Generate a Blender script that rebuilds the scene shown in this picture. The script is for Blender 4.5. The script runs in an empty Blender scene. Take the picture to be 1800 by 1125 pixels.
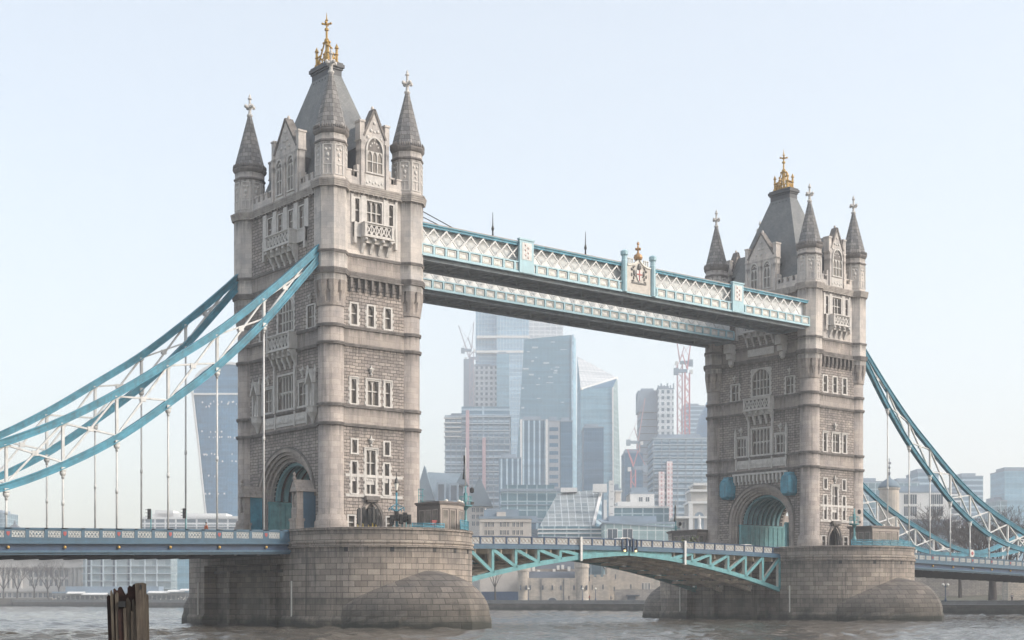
import bpy, math, random
from math import sin, cos, pi, radians, sqrt, atan2, hypot
random.seed(7)
sc = bpy.context.scene

# ------------------------------------------------------------------ camera
CX, CY, CH, YAW, FPX = -84.71, -136.53, 3.0, 0.8903, 2527.34      # FPX: focal length in photo pixels (1800 wide)
V0 = 1053.68
cam_data = bpy.data.cameras.new("camera")
cam_data.sensor_width = 36.0
cam_data.lens = FPX / 1800 * 36.0
cam_data.shift_y = (V0 - 562.5) / 1800
cam_data.clip_start, cam_data.clip_end = 0.5, 9000
cam = bpy.data.objects.new("camera", cam_data)
sc.collection.objects.link(cam)
cam.location = (CX, CY, CH)
cam.rotation_euler = (pi / 2, 0, YAW - pi / 2)
sc.camera = cam

# ------------------------------------------------------------------ light
SUN_EL, SUN_AZ = radians(34), atan2(-0.80, 0.60)                 # direction towards the sun, measured from +X to +Y
world = bpy.data.worlds.new("World")
sc.world = world
world.use_nodes = True
wn = world.node_tree.nodes
wl = world.node_tree.links
sky = wn.new("ShaderNodeTexSky")
sky.sky_type = 'NISHITA'
sky.sun_disc = False
sky.sun_elevation = SUN_EL
sky.sun_rotation = pi / 2 - SUN_AZ
sky.air_density, sky.dust_density, sky.ozone_density = 1.0, 3.5, 1.0
bg = wn["Background"]
veil = wn.new("ShaderNodeMix")                            # thin high cloud: a uniform pale veil over the clear sky
veil.data_type = 'RGBA'
veil.inputs[0].default_value = 0.38
veil.inputs[7].default_value = (3.9, 3.8, 3.25, 1)
wl.new(sky.outputs[0], veil.inputs[6])
wl.new(veil.outputs[2], bg.inputs[0])
bg.inputs[1].default_value = 0.15
sl = bpy.data.lights.new("sun", 'SUN')
sl.energy, sl.angle, sl.color = 1.3, radians(10), (1.0, 0.95, 0.89)
so = bpy.data.objects.new("sun", sl)
sc.collection.objects.link(so)
so.rotation_euler = (pi / 2 - SUN_EL, 0, SUN_AZ + pi / 2)
so.location = (60, -200, 150)
sc.view_settings.view_transform = 'Standard'
sc.view_settings.look = 'None'
sc.view_settings.exposure = 1.06
sc.view_settings.gamma = 1.0
cy = sc.cycles
cy.max_bounces, cy.diffuse_bounces, cy.glossy_bounces, cy.transmission_bounces, cy.volume_bounces = 6, 3, 2, 2, 1
cy.transparent_max_bounces = 6

# ------------------------------------------------------------------ helpers
COL = sc.collection
SINY, COSY = sin(YAW), cos(YAW)


def at(u, v, d):
    """World point seen at photo pixel (u, v) at distance d along the view axis."""
    r = (u - 900) / FPX
    return (CX + d * (COSY + SINY * r), CY + d * (SINY - COSY * r), CH + d * (V0 - v) / FPX)


class MB:
    def __init__(s, fr=None):
        s.v, s.f, s.uv, s.sm, s.mi, s.m, s.fr = [], [], [], [], [], 0, fr

    def add(s, pts, faces, uvs=None, sm=False):
        b = len(s.v)
        s.v.extend([s.fr(*p) for p in pts] if s.fr else [tuple(p) for p in pts])
        for i, f in enumerate(faces):
            s.f.append([b + k for k in f])
            s.uv.append(uvs[i] if uvs else None)
            s.sm.append(sm)
            s.mi.append(s.m)

    def poly(s, pts):
        s.add(pts, [list(range(len(pts)))])

    def box(s, x0, x1, y0, y1, z0, z1):
        s.add([(x0, y0, z0), (x1, y0, z0), (x1, y1, z0), (x0, y1, z0), (x0, y0, z1), (x1, y0, z1), (x1, y1, z1), (x0, y1, z1)],
              [(3, 2, 1, 0), (4, 5, 6, 7), (0, 1, 5, 4), (1, 2, 6, 5), (2, 3, 7, 6), (3, 0, 4, 7)])

    def prism(s, pts, a, b, axis='z'):
        n = len(pts)
        if axis == 'z':
            P = [(x, y, a) for x, y in pts] + [(x, y, b) for x, y in pts]
        elif axis == 'y':
            P = [(x, a, z) for x, z in pts] + [(x, b, z) for x, z in pts]
        else:
            P = [(a, y, z) for y, z in pts] + [(b, y, z) for y, z in pts]
        s.add(P, [list(range(n - 1, -1, -1)), list(range(n, 2 * n))] + [(i, (i + 1) % n, n + (i + 1) % n, n + i) for i in range(n)])

    def lathe(s, cx, cy_, prof, n=16, rot=0.0, sm=False, cap=True):
        P, F, U = [], [], []
        rr = max(p[0] for p in prof)
        for r, z in prof:
            for k in range(n):
                a = rot + 2 * pi * k / n
                P.append((cx + r * cos(a), cy_ + r * sin(a), z))
        for j in range(len(prof) - 1):
            for k in range(n):
                k2 = (k + 1) % n
                F.append((j * n + k, j * n + k2, (j + 1) * n + k2, (j + 1) * n + k))
                a0, a1 = 2 * pi * k / n * rr, 2 * pi * (k + 1) / n * rr
                U.append([(a0, prof[j][1]), (a1, prof[j][1]), (a1, prof[j + 1][1]), (a0, prof[j + 1][1])])
        s.add(P, F, U, sm)
        if cap:
            m = len(prof) - 1
            b = len(s.v) - len(P)
            for f in ([b + k for k in range(n - 1, -1, -1)], [b + m * n + k for k in range(n)]):
                s.f.append(f); s.uv.append(None); s.sm.append(False); s.mi.append(s.m)

    def loft(s, rings, sm=False, closed=True, cap=True, uvs=None):
        n = len(rings[0])
        P = [p for r in rings for p in r]
        F, U = [], []
        kk = n if closed else n - 1
        for j in range(len(rings) - 1):
            for k in range(kk):
                k2 = (k + 1) % n
                F.append((j * n + k, j * n + k2, (j + 1) * n + k2, (j + 1) * n + k))
                if uvs:
                    ua, ub = uvs[k], uvs[k + 1]
                    U.append([(ua, rings[j][k][2]), (ub, rings[j][k2][2]), (ub, rings[j + 1][k2][2]), (ua, rings[j + 1][k][2])])
        s.add(P, F, U or None, sm)
        if cap and closed:
            b = len(s.v) - len(P)
            m = len(rings) - 1
            for f in ([b + k for k in range(n - 1, -1, -1)], [b + m * n + k for k in range(n)]):
                s.f.append(f); s.uv.append(None); s.sm.append(False); s.mi.append(s.m)

    def tube(s, p, q, r0, r1=None, n=8, cap=True):
        r1 = r0 if r1 is None else r1
        d = [q[i] - p[i] for i in range(3)]
        L = sqrt(sum(c * c for c in d)) or 1e-6
        d = [c / L for c in d]
        a = (0, 0, 1) if abs(d[2]) < 0.9 else (1, 0, 0)
        e = [d[1] * a[2] - d[2] * a[1], d[2] * a[0] - d[0] * a[2], d[0] * a[1] - d[1] * a[0]]
        l = sqrt(sum(c * c for c in e)); e = [c / l for c in e]
        g = [d[1] * e[2] - d[2] * e[1], d[2] * e[0] - d[0] * e[2], d[0] * e[1] - d[1] * e[0]]
        R = []
        for o, r in ((p, r0), (q, r1)):
            R.append([tuple(o[i] + r * (cos(2 * pi * k / n) * e[i] + sin(2 * pi * k / n) * g[i]) for i in range(3)) for k in range(n)])
        s.loft(R, sm=n > 5, cap=cap)

    def beam(s, p, q, w, h, side=(0, 1, 0)):
        """Rectangular bar from p to q: width w along `side`, depth h across."""
        d = [q[i] - p[i] for i in range(3)]
        L = sqrt(sum(c * c for c in d)) or 1e-6
        d = [c / L for c in d]
        k = sum(side[i] * d[i] for i in range(3))
        e = [side[i] - k * d[i] for i in range(3)]
        l = sqrt(sum(c * c for c in e)); e = [c / l for c in e]
        g = [d[1] * e[2] - d[2] * e[1], d[2] * e[0] - d[0] * e[2], d[0] * e[1] - d[1] * e[0]]
        R = []
        for o in (p, q):
            R.append([tuple(o[i] + a * w / 2 * e[i] + b * h / 2 * g[i] for i in range(3)) for a, b in ((-1, -1), (1, -1), (1, 1), (-1, 1))])
        s.loft(R)

    def ball(s, c, r, n=8, m=5, sx=1, sy=1, sz=1):
        rings = []
        for j in range(m + 1):
            t = -pi / 2 + pi * j / m
            rr = max(cos(t), 0.02)
            rings.append([(c[0] + sx * r * rr * cos(2 * pi * k / n), c[1] + sy * r * rr * sin(2 * pi * k / n), c[2] + sz * r * sin(t)) for k in range(n)])
        s.loft(rings, sm=True)

    def build(s, name, mats, parent=None, off=None):
        me = bpy.data.meshes.new(name)
        me.from_pydata(s.v, [], s.f)
        for m in (mats if isinstance(mats, (list, tuple)) else [mats]):
            me.materials.append(m)
        me.polygons.foreach_set('material_index', s.mi)
        me.polygons.foreach_set('use_smooth', s.sm)
        uvl = me.uv_layers.new(name="uv")
        out = []
        V = s.v
        for f, uv in zip(s.f, s.uv):
            if uv:
                for t in uv:
                    out += [t[0], t[1]]
                continue
            a, b, c = V[f[0]], V[f[1]], V[f[2]]
            x1, y1, z1 = b[0] - a[0], b[1] - a[1], b[2] - a[2]
            x2, y2, z2 = c[0] - a[0], c[1] - a[1], c[2] - a[2]
            nx, ny, nz = y1 * z2 - z1 * y2, z1 * x2 - x1 * z2, x1 * y2 - y1 * x2
            l = hypot(nx, ny)
            if l < 0.25 * abs(nz) or l < 1e-9:
                for k in f:
                    out += [V[k][0], V[k][1]]
            else:
                tx, ty = -ny / l, nx / l
                fz = sqrt(l * l + nz * nz) / l
                for k in f:
                    out += [V[k][0] * tx + V[k][1] * ty, V[k][2] * fz]
        uvl.data.foreach_set('uv', out)
        me.update()
        o = bpy.data.objects.new(name, me)
        COL.objects.link(o)
        if parent is not None:
            o.parent = parent
            if parent.type == 'EMPTY':
                o.location = tuple(-c for c in parent.location)
        return o


def tag(o, label=None, cat=None, group=None, kind=None):
    if label: o['label'] = label
    if cat: o['category'] = cat
    if group: o['group'] = group
    if kind: o['kind'] = kind
    return o


def thing(name, loc, label, cat, group=None):
    o = bpy.data.objects.new(name, None)
    o.empty_display_size = 0.2
    COL.objects.link(o)
    o.location = loc
    return tag(o, label, cat, group)


def dup(root, loc, label=None, group=None, rz=None):
    r = root.copy(); COL.objects.link(r); r.location = loc
    if rz is not None: r.rotation_euler = (0, 0, rz)
    if label: r['label'] = label
    if group: r['group'] = group
    for ch in list(root.children):
        c = ch.copy(); COL.objects.link(c); c.parent = r
        for g in list(ch.children):
            d = g.copy(); COL.objects.link(d); d.parent = c
    return r


def interp(tab, x):
    if x <= tab[0][0]: return tab[0][1]
    for (a, ya), (b, yb) in zip(tab, tab[1:]):
        if x <= b: return ya + (yb - ya) * (x - a) / (b - a)
    return tab[-1][1]


# ------------------------------------------------------------------ materials
def newmat(name):
    m = bpy.data.materials.new(name)
    m.use_nodes = True
    nt = m.node_tree
    return m, nt.nodes, nt.links, nt.nodes["Principled BSDF"]


def mixc(N, L, fac, a, b, mode='MIX'):
    n = N.new("ShaderNodeMix"); n.data_type = 'RGBA'; n.blend_type = mode
    for sock, val in ((n.inputs[0], fac), (n.inputs[6], a), (n.inputs[7], b)):
        if hasattr(val, 'links'): L.new(val, sock)
        elif isinstance(val, (int, float)): sock.default_value = val
        else: sock.default_value = (*val, 1)
    return n.outputs[2]


def mapr(N, L, src, a, b, c, d):
    n = N.new("ShaderNodeMapRange")
    L.new(src, n.inputs[0])
    for i, x in enumerate((a, b, c, d)): n.inputs[1 + i].default_value = x
    return n.outputs[0]


def noise(N, L, vec, scale, detail=4, rough=0.6):
    n = N.new("ShaderNodeTexNoise")
    n.inputs['Scale'].default_value = scale
    n.inputs['Detail'].default_value = detail
    n.inputs['Roughness'].default_value = rough
    if vec is not None: L.new(vec, n.inputs['Vector'])
    return n.outputs['Fac']


def vscale(N, L, vec, sx, sy, sz):
    n = N.new("ShaderNodeMapping")
    n.inputs['Scale'].default_value = (sx, sy, sz)
    L.new(vec, n.inputs['Vector'])
    return n.outputs[0]


def stone(name, c1, c2, mortar, bw, bh, ms=0.02, bump=0.35, dirt=0.5, irregular=0.0, rough=0.9, tide=False, grain=0.08, ledges=()):
    m, N, L, B = newmat(name)
    uv = N.new("ShaderNodeUVMap").outputs[0]
    geo = N.new("ShaderNodeNewGeometry").outputs['Position']
    vec = uv
    if irregular:
        nz = N.new("ShaderNodeTexNoise"); nz.inputs['Scale'].default_value = 0.9; nz.inputs['Detail'].default_value = 2
        L.new(uv, nz.inputs['Vector'])
        va = N.new("ShaderNodeVectorMath"); va.operation = 'MULTIPLY_ADD'
        L.new(nz.outputs['Color'], va.inputs[0]); va.inputs[1].default_value = (irregular,) * 3; L.new(uv, va.inputs[2])
        vec = va.outputs[0]
    br = N.new("ShaderNodeTexBrick")
    L.new(vec, br.inputs['Vector'])
    br.inputs['Color1'].default_value = (*c1, 1); br.inputs['Color2'].default_value = (*c2, 1)
    br.inputs['Mortar'].default_value = (*mortar, 1)
    br.inputs['Scale'].default_value = 1.0
    br.inputs['Mortar Size'].default_value = ms; br.inputs['Mortar Smooth'].default_value = 0.3
    br.inputs['Brick Width'].default_value = bw; br.inputs['Row Height'].default_value = bh
    br.inputs['Bias'].default_value = 0.0
    col = br.outputs['Color']
    big = noise(N, L, geo, 0.35, 5, 0.65)
    col = mixc(N, L, 1.0, col, mixc(N, L, mapr(N, L, big, 0.35, 0.7, 0, 1), (1.10, 1.06, 1.02), (0.72, 0.73, 0.76)), 'MULTIPLY')
    streak = noise(N, L, vscale(N, L, geo, 1.6, 1.6, 0.10), 1.0, 5, 0.7)
    col = mixc(N, L, mapr(N, L, streak, 0.52, 0.72, 0, dirt), col, (0.055, 0.052, 0.05))
    fine = noise(N, L, geo, 6.0, 4, 0.7)
    col = mixc(N, L, 1.0, col, mixc(N, L, fine, (1 - grain * 2,) * 3, (1 + grain * 2,) * 3), 'MULTIPLY')
    if ledges:                                             # soot and rain runs hanging below the ledges
        sp = N.new("ShaderNodeSeparateXYZ"); L.new(geo, sp.inputs[0])
        rp = N.new("ShaderNodeValToRGB"); L.new(mapr(N, L, sp.outputs[2], 0, 60, 0, 1), rp.inputs[0])
        el = rp.color_ramp.elements
        el[0].position, el[0].color = 0.0, (0, 0, 0, 1); el[1].position, el[1].color = 1.0, (0, 0, 0, 1)
        for z, d in ledges:
            for zz, c in ((z - d, 0), (z - .05, 1), (z + .02, 0)):
                e = el.new(zz / 60); e.color = (c, c, c, 1)
        rn_ = noise(N, L, vscale(N, L, geo, 2.6, 2.6, 0.22), 1.0, 4, 0.65)
        k = N.new("ShaderNodeMath"); k.operation = 'MULTIPLY'; L.new(rp.outputs[0], k.inputs[0]); L.new(mapr(N, L, rn_, .34, .6, 0.12, .85), k.inputs[1])
        col = mixc(N, L, k.outputs[0], col, (0.075, 0.070, 0.066))
    if tide:
        sep = N.new("ShaderNodeSeparateXYZ"); L.new(geo, sep.inputs[0])
        w = N.new("ShaderNodeMath"); w.operation = 'MULTIPLY_ADD'
        L.new(big, w.inputs[0]); w.inputs[1].default_value = -2.6; L.new(sep.outputs[2], w.inputs[2])
        col = mixc(N, L, mapr(N, L, w.outputs[0], -0.6, 2.6, 0.55, 0.0), col, (0.075, 0.068, 0.052))
        col = mixc(N, L, mapr(N, L, w.outputs[0], -1.0, -0.1, 0.92, 0.0), col, (0.022, 0.024, 0.018))
    L.new(col, B.inputs['Base Color'])
    B.inputs['Roughness'].default_value = rough
    hh = N.new("ShaderNodeMath"); hh.operation = 'MULTIPLY_ADD'
    L.new(br.outputs['Fac'], hh.inputs[0]); hh.inputs[1].default_value = -1.0; L.new(fine, hh.inputs[2])
    bp = N.new("ShaderNodeBump"); bp.inputs['Strength'].default_value = bump; bp.inputs['Distance'].default_value = 0.06
    L.new(hh.outputs[0], bp.inputs['Height']); L.new(bp.outputs[0], B.inputs['Normal'])
    return m


def plain(name, c, rough=0.6, metal=0.0, var=0.25, scale=2.0, dark=None, streaks=0.0, spec=0.5):
    m, N, L, B = newmat(name)
    geo = N.new("ShaderNodeNewGeometry").outputs['Position']
    nz = noise(N, L, geo, scale, 5, 0.65)
    d = dark or tuple(x * (1 - var) for x in c)
    col = mixc(N, L, mapr(N, L, nz, 0.35, 0.68, 0, 1), c, d)
    if streaks:
        st = noise(N, L, vscale(N, L, geo, 3, 3, 0.25), 1.0, 5, 0.7)
        col = mixc(N, L, mapr(N, L, st, 0.5, 0.75, 0, streaks), col, (0.06, 0.045, 0.035))
    L.new(col, B.inputs['Base Color'])
    B.inputs['Roughness'].default_value = rough
    B.inputs['Metallic'].default_value = metal
    B.inputs['Specular IOR Level'].default_value = spec
    return m


def facade(name, g1, g2, line, bw, bh, ms=0.25, rough=0.45, spec=0.22, sq=0.0):
    m, N, L, B = newmat(name)
    uv = N.new("ShaderNodeUVMap").outputs[0]
    br = N.new("ShaderNodeTexBrick")
    L.new(uv, br.inputs['Vector'])
    br.offset = 0.0
    br.inputs['Color1'].default_value = (*g1, 1); br.inputs['Color2'].default_value = (*g2, 1); br.inputs['Mortar'].default_value = (*line, 1)
    br.inputs['Scale'].default_value = 1.0; br.inputs['Mortar Size'].default_value = ms
    br.inputs['Mortar Smooth'].default_value = 0.1
    br.inputs['Brick Width'].default_value = bw; br.inputs['Row Height'].default_value = bh
    nz = noise(N, L, vscale(N, L, uv, 0.02, 0.35, 1), 1.0, 3, 0.6)  # noise paints uneven reflections into the glass colour
    col = mixc(N, L, 1.0, br.outputs['Color'], mixc(N, L, mapr(N, L, nz, 0.3, 0.7, 0, 1), (0.75, 0.78, 0.8), (1.25, 1.22, 1.2)), 'MULTIPLY')
    L.new(col, B.inputs['Base Color'])
    B.inputs['Roughness'].default_value = rough
    B.inputs['Specular IOR Level'].default_value = spec
    return m


M = {}
LEDGES = [(22.3, 1.8), (24.4, 1.0), (31.2, 1.8), (33.15, 1.0), (38.9, 1.6), (41.2, 1.0), (48.4, 2.0), (53.3, .9), (54.3, .5)]
M['granite'] = stone('rough granite', (0.43, 0.385, 0.352), (0.275, 0.247, 0.228), (0.105, 0.096, 0.09), 0.78, 0.36, 0.035, 1.0, 0.7, 0.2, ledges=LEDGES)
M['ashlar'] = stone('smooth ashlar', (0.405, 0.362, 0.331), (0.315, 0.283, 0.26), (0.205, 0.187, 0.175), 1.15, 0.62, 0.012, 0.25, 0.6, ledges=LEDGES)
M['pale'] = stone('pale limestone', (0.60, 0.565, 0.53), (0.50, 0.47, 0.445), (0.36, 0.34, 0.33), 1.1, 0.6, 0.010, 0.2, 0.45, ledges=LEDGES)
M['white'] = plain('white stone dressing', (0.60, 0.575, 0.545), 0.9, 0, 0.22, 1.5, streaks=0.25)
M['cornice'] = plain('worn cornice stone', (0.40, 0.365, 0.335), 0.9, 0, 0.4, 1.3, streaks=0.4)
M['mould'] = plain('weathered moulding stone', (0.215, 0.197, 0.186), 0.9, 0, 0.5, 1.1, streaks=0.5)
M['spire'] = stone('weathered spire stone', (0.31, 0.305, 0.30), (0.175, 0.175, 0.178), (0.09, 0.09, 0.09), 0.75, 0.52, 0.03, 0.8, 0.5)
M['slate'] = stone('grey roof slate', (0.205, 0.218, 0.224), (0.165, 0.178, 0.185), (0.11, 0.118, 0.122), 0.35, 0.22, 0.015, 0.4, 0.22, rough=0.7)
M['lead'] = plain('dark lead', (0.06, 0.065, 0.075), 0.55, 0, 0.4)
M['gold'] = plain('gilded metal', (0.58, 0.36, 0.10), 0.4, 0.45, 0.45, 3.0)
M['dullgold'] = plain('dull gilding', (0.46, 0.27, 0.12), 0.5, 0.3, 0.4, 3.0)
M['glass'] = plain('dark window glass', (0.10, 0.093, 0.086), 0.25, 0, 0.6, 0.7, dark=(0.25, 0.225, 0.20), spec=0.3)
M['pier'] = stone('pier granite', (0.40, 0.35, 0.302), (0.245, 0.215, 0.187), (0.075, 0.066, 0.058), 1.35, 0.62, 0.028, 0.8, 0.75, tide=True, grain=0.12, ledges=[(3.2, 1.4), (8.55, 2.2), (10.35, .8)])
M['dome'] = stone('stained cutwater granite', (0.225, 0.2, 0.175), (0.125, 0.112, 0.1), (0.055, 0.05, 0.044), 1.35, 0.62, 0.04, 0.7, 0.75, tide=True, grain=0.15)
M['teal'] = plain('light blue paint', (0.066, 0.30, 0.415), 0.5, 0, 0.42, 0.9, streaks=0.55)
M['tealg'] = plain('turquoise paint', (0.125, 0.345, 0.375), 0.5, 0, 0.35, 1.2, streaks=0.45)
M['tealp'] = plain('pale blue paint', (0.34, 0.52, 0.58), 0.45, 0, 0.15, 1.2, streaks=0.2)
M['blue'] = plain('mid blue paint', (0.05, 0.12, 0.185), 0.4, 0, 0.25, 1.2, streaks=0.15)
M['navy'] = plain('dark blue paint', (0.022, 0.06, 0.13), 0.45, 0, 0.3, 1.2)
M['ribpaint'] = plain('grey blue rib paint', (0.14, 0.31, 0.35), 0.5, 0, 0.3, 1.2)
M['panelw'] = plain('dull white ornament', (0.42, 0.44, 0.44), 0.6, 0, 0.2, 1.5, streaks=.3)
M['cream'] = plain('cream white paint', (0.70, 0.68, 0.62), 0.5, 0, 0.12, 1.5, streaks=0.22)
M['offw'] = plain('white paint', (0.64, 0.64, 0.625), 0.5, 0, 0.2, 1.5, streaks=0.45)
M['buff'] = plain('buff girder paint', (0.80, 0.71, 0.60), 0.6, 0, 0.35, 0.8, streaks=0.3)
M['soffit'] = plain('grey painted soffit', (0.36, 0.41, 0.45), 0.7, 0, 0.35, 1.0, streaks=0.2)
M['dsteel'] = plain('shaded dark steel', (0.035, 0.035, 0.04), 0.7, 0, 0.4)  # near-black tone holds the shade of vault, doorway and deck underside
M['red'] = plain('red paint', (0.36, 0.07, 0.07), 0.45, 0, 0.2)
M['black'] = plain('black metal', (0.015, 0.016, 0.018), 0.5, 0, 0.3)
M['yellow'] = plain('yellow paint', (0.62, 0.45, 0.08), 0.5, 0, 0.2)
M['asphalt'] = plain('asphalt', (0.05, 0.05, 0.052), 0.9, 0, 0.3)
M['cabin'] = plain('brown cabin cladding', (0.15, 0.128, 0.12), 0.6, 0, 0.25)
M['cabinl'] = plain('taupe cabin trim', (0.36, 0.31, 0.275), 0.7, 0, 0.2)
M['lampglass'] = plain('lamp glass', (0.75, 0.72, 0.65), 0.2, 0, 0.1)
# ------------------------------------------------------------------ bridge towers
TA, TB = 10.26, 18.5            # spacing of the corner turrets along and across the bridge
X2 = 82.0                       # second tower
Z0 = 9.2                        # foot of the towers on the piers
ZL2, ZL1, ZU2, ZU1, ZS2, ZS1, ZC0, ZC1 = 22.6, 24.5, 31.5, 33.25, 39.4, 41.5, 48.4, 49.25
AP = 1.74                       # apothem of the octagonal upper turrets
RL = 1.43                       # radius of the round lower turrets


def frame_e(X0): return lambda u, d, z: (X0 + u, -0.9 - d, z)
def frame_w(X0): return lambda u, d, z: (X0 + TA - u, TB + 0.9 + d, z)
def frame_s(X0): return lambda u, d, z: (X0 - 0.65 - d, u, z)
def frame_n(X0): return lambda u, d, z: (X0 + TA + 0.65 + d, u, z)


def arc_pts(c, a, b, zs, n=20, pointed=0.0):
    out = []
    for k in range(n + 1):
        t = pi * k / n
        x = c - a * cos(t)
        z = zs + b * sin(t)
        if pointed: z = zs + b * (sin(t) ** 0.8) * (1 - pointed) + b * pointed * (1 - abs(cos(t)))
        out.append((x, z))
    return out


def spandrel(mb, c, a, b, zs, u0, u1, zt, d0, d1, n=20, pointed=0.0):
    """Fill between an arch curve and the rectangle u0..u1 x zs..zt, thickness d0..d1."""
    P = arc_pts(c, a, b, zs, n, pointed)
    if u0 < c - a - 1e-4: mb.box(u0, c - a, d0, d1, zs, zt)
    if u1 > c + a + 1e-4: mb.box(c + a, u1, d0, d1, zs, zt)
    for (x0, z0), (x1, z1) in zip(P, P[1:]):
        if min(z0, z1) > zt - 1e-4: continue
        z0, z1 = min(z0, zt - .001), min(z1, zt - .001)
        mb.add([(x0, d1, z0), (x1, d1, z1), (x1, d1, zt), (x0, d1, zt), (x0, d0, z0), (x1, d0, z1)], [(0, 1, 2, 3), (4, 5, 1, 0)])


def arch_ring(mb, c, a0, b0, a1, b1, zs, d0, d1, n=20, z_low=None):
    """Moulded ring between two arch curves (a0,b0 inner, a1,b1 outer), from depth d0 to d1, with straight jambs to z_low."""
    I, O = arc_pts(c, a0, b0, zs, n), arc_pts(c, a1, b1, zs, n)
    if z_low is not None:
        I = [(c - a0, z_low)] + I + [(c + a0, z_low)]
        O = [(c - a1, z_low)] + O + [(c + a1, z_low)]
    R = [[(i[0], d0, i[1]), (i[0], d1, i[1]), (o[0], d1, o[1]), (o[0], d0, o[1])] for i, o in zip(I, O)]
    mb.loft(R)


def wall_grid(mb, u0, u1, z0, z1, holes, bands, depth=0.42):
    """A wall at d = 0 with rectangular openings and reveals; bands = [(za, zb, material index)] in order."""
    us = sorted({u0, u1, *[h[0] for h in holes], *[h[1] for h in holes]})
    zs = sorted({z0, z1, *[h[2] for h in holes], *[h[3] for h in holes], *[b[0] for b in bands], *[b[1] for b in bands]})
    us = [u for u in us if u0 <= u <= u1]; zs = [z for z in zs if z0 <= z <= z1]
    for a, b in zip(zs, zs[1:]):
        zc = (a + b) / 2
        mb.m = next((m for p, q, m in bands if p <= zc <= q), 0)
        run = None
        for c, d in list(zip(us, us[1:])) + [(None, None)]:
            solid = c is not None and not any(h[0] < (c + d) / 2 < h[1] and h[2] < zc < h[3] for h in holes)
            if solid and run is None: run = [c, d]
            elif solid: run[1] = d
            elif run:
                mb.poly([(run[0], 0, a), (run[1], 0, a), (run[1], 0, b), (run[0], 0, b)]); run = None
    mb.m = 1
    for h in holes:
        a, b, p, q = h[:4]
        D = -(h[4] if len(h) > 4 else depth)
        mb.poly([(a, 0, p), (a, D, p), (a, D, q), (a, 0, q)]); mb.poly([(b, 0, p), (b, D, p), (b, D, q), (b, 0, q)])
        mb.poly([(a, 0, p), (b, 0, p), (b, D, p), (a, D, p)]); mb.poly([(a, 0, q), (b, 0, q), (b, D, q), (a, D, q)])


def window(root, fr, u0, u1, z0, z1, n=1, tr=(), head='pt', q=True, sur=0.2, hood=False, blind=None, proud=0.07):
    """Stone-framed window: surround with toothed quoins, mullions, transoms, pointed heads; the glass is a sub-part."""
    mb = MB(fr)
    mb.box(u0 - sur, u0, -.05, proud, z0, z1); mb.box(u1, u1 + sur, -.05, proud, z0, z1)
    mb.box(u0 - sur - .04, u1 + sur + .04, -.05, proud + .06, z0 - sur * 0.9, z0)
    mb.box(u0 - sur, u1 + sur, -.05, proud, z1, z1 + sur * 0.8)
    if hood:
        mb.box(u0 - sur - .1, u1 + sur + .1, 0, .16, z1 + sur * .8, z1 + sur * .8 + .12)
        for x in (u0 - sur - .1, u1 + sur - .02): mb.box(x, x + .12, 0, .14, z1 - .35, z1 + sur * .8)
    if q:
        k, z = 0, z0
        while z < z1 - .15:
            w = .16 if k % 2 == 0 else .04
            zt = min(z + .36, z1)
            mb.box(u0 - sur - w, u0 - sur, -.02, proud - .012, z, zt); mb.box(u1 + sur, u1 + sur + w, -.02, proud - .012, z, zt)
            z += .36; k += 1
    w = (u1 - u0) / n
    for i in range(1, n): mb.box(u0 + i * w - .06, u0 + i * w + .06, -.30, -.10, z0, z1)
    for t in tr:
        tops = [z1] + list(tr)
        mb.box(u0, u1, -.29, -.12, t - .06, t + .06)
    for zt in [z1] + [t - .06 for t in tr if head == 'pt2']:
        if head in ('pt', 'pt2'):
            for i in range(n):
                a, b = u0 + i * w + (.06 if i else 0), u0 + (i + 1) * w - (.06 if i < n - 1 else 0)
                c, hw = (a + b) / 2, (b - a) / 2
                hgt = min(hw * 1.7, .55)
                for sgn in (-1, 1):
                    e = c + sgn * hw
                    pts = [(e, zt)] + [(c + sgn * hw * x, zt - hgt * y) for x, y in ((0.0, 0.0), (.35, .14), (.65, .38), (.88, .7), (1.0, 1.0))]
                    mb.loft([[(p[0], -.27, p[1]) for p in pts], [(p[0], -.14, p[1]) for p in pts]])
    if head == 'round':
        spandrel(mb, (u0 + u1) / 2, (u1 - u0) / 2, (u1 - u0) / 2 * .95, z1 - (u1 - u0) / 2 * .95, u0, u1, z1, -.3, .02, 16)
        arch_ring(mb, (u0 + u1) / 2, (u1 - u0) / 2 + .02, (u1 - u0) / 2 * .95 + .02, (u1 - u0) / 2 + .2, (u1 - u0) / 2 * .95 + .2, z1 - (u1 - u0) / 2 * .95, .02, .12, 16)
    if blind:
        mb.box(u0, u1, -.26, -.08, blind[0], blind[1])
        nn = max(2, int((u1 - u0) / .3))
        for i in range(nn):
            x = u0 + (i + .5) * (u1 - u0) / nn
            mb.ball(fr and (x, -.06, (blind[0] + blind[1]) / 2), .1, 6, 4, 1, .5, 1.8)
    o = mb.build('window', M['white'], root)
    g = MB(fr)
    g.poly([(u0, -.33, z0), (u1, -.33, z0), (u1, -.33, z1), (u0, -.33, z1)])
    g.build('pane', M['glass'], o)
    return (u0, u1, z0, z1)


def ornament(root, fr, c, z, s=1.0, d=.1):
    mb = MB(fr)
    mb.lathe(c, d, [(.05 * s, z), (.16 * s, z + .15 * s), (.08 * s, z + .3 * s), (.22 * s, z + .5 * s), (.28 * s, z + .62 * s), (.12 * s, z + .7 * s), (.1 * s, z + .95 * s), (.02, z + 1.2 * s)], 8)
    mb.box(c - .3 * s, c + .3 * s, 0, d + .2 * s, z + .72 * s, z + .86 * s)
    return mb.build('carved_finial', M['white'], root)


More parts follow.
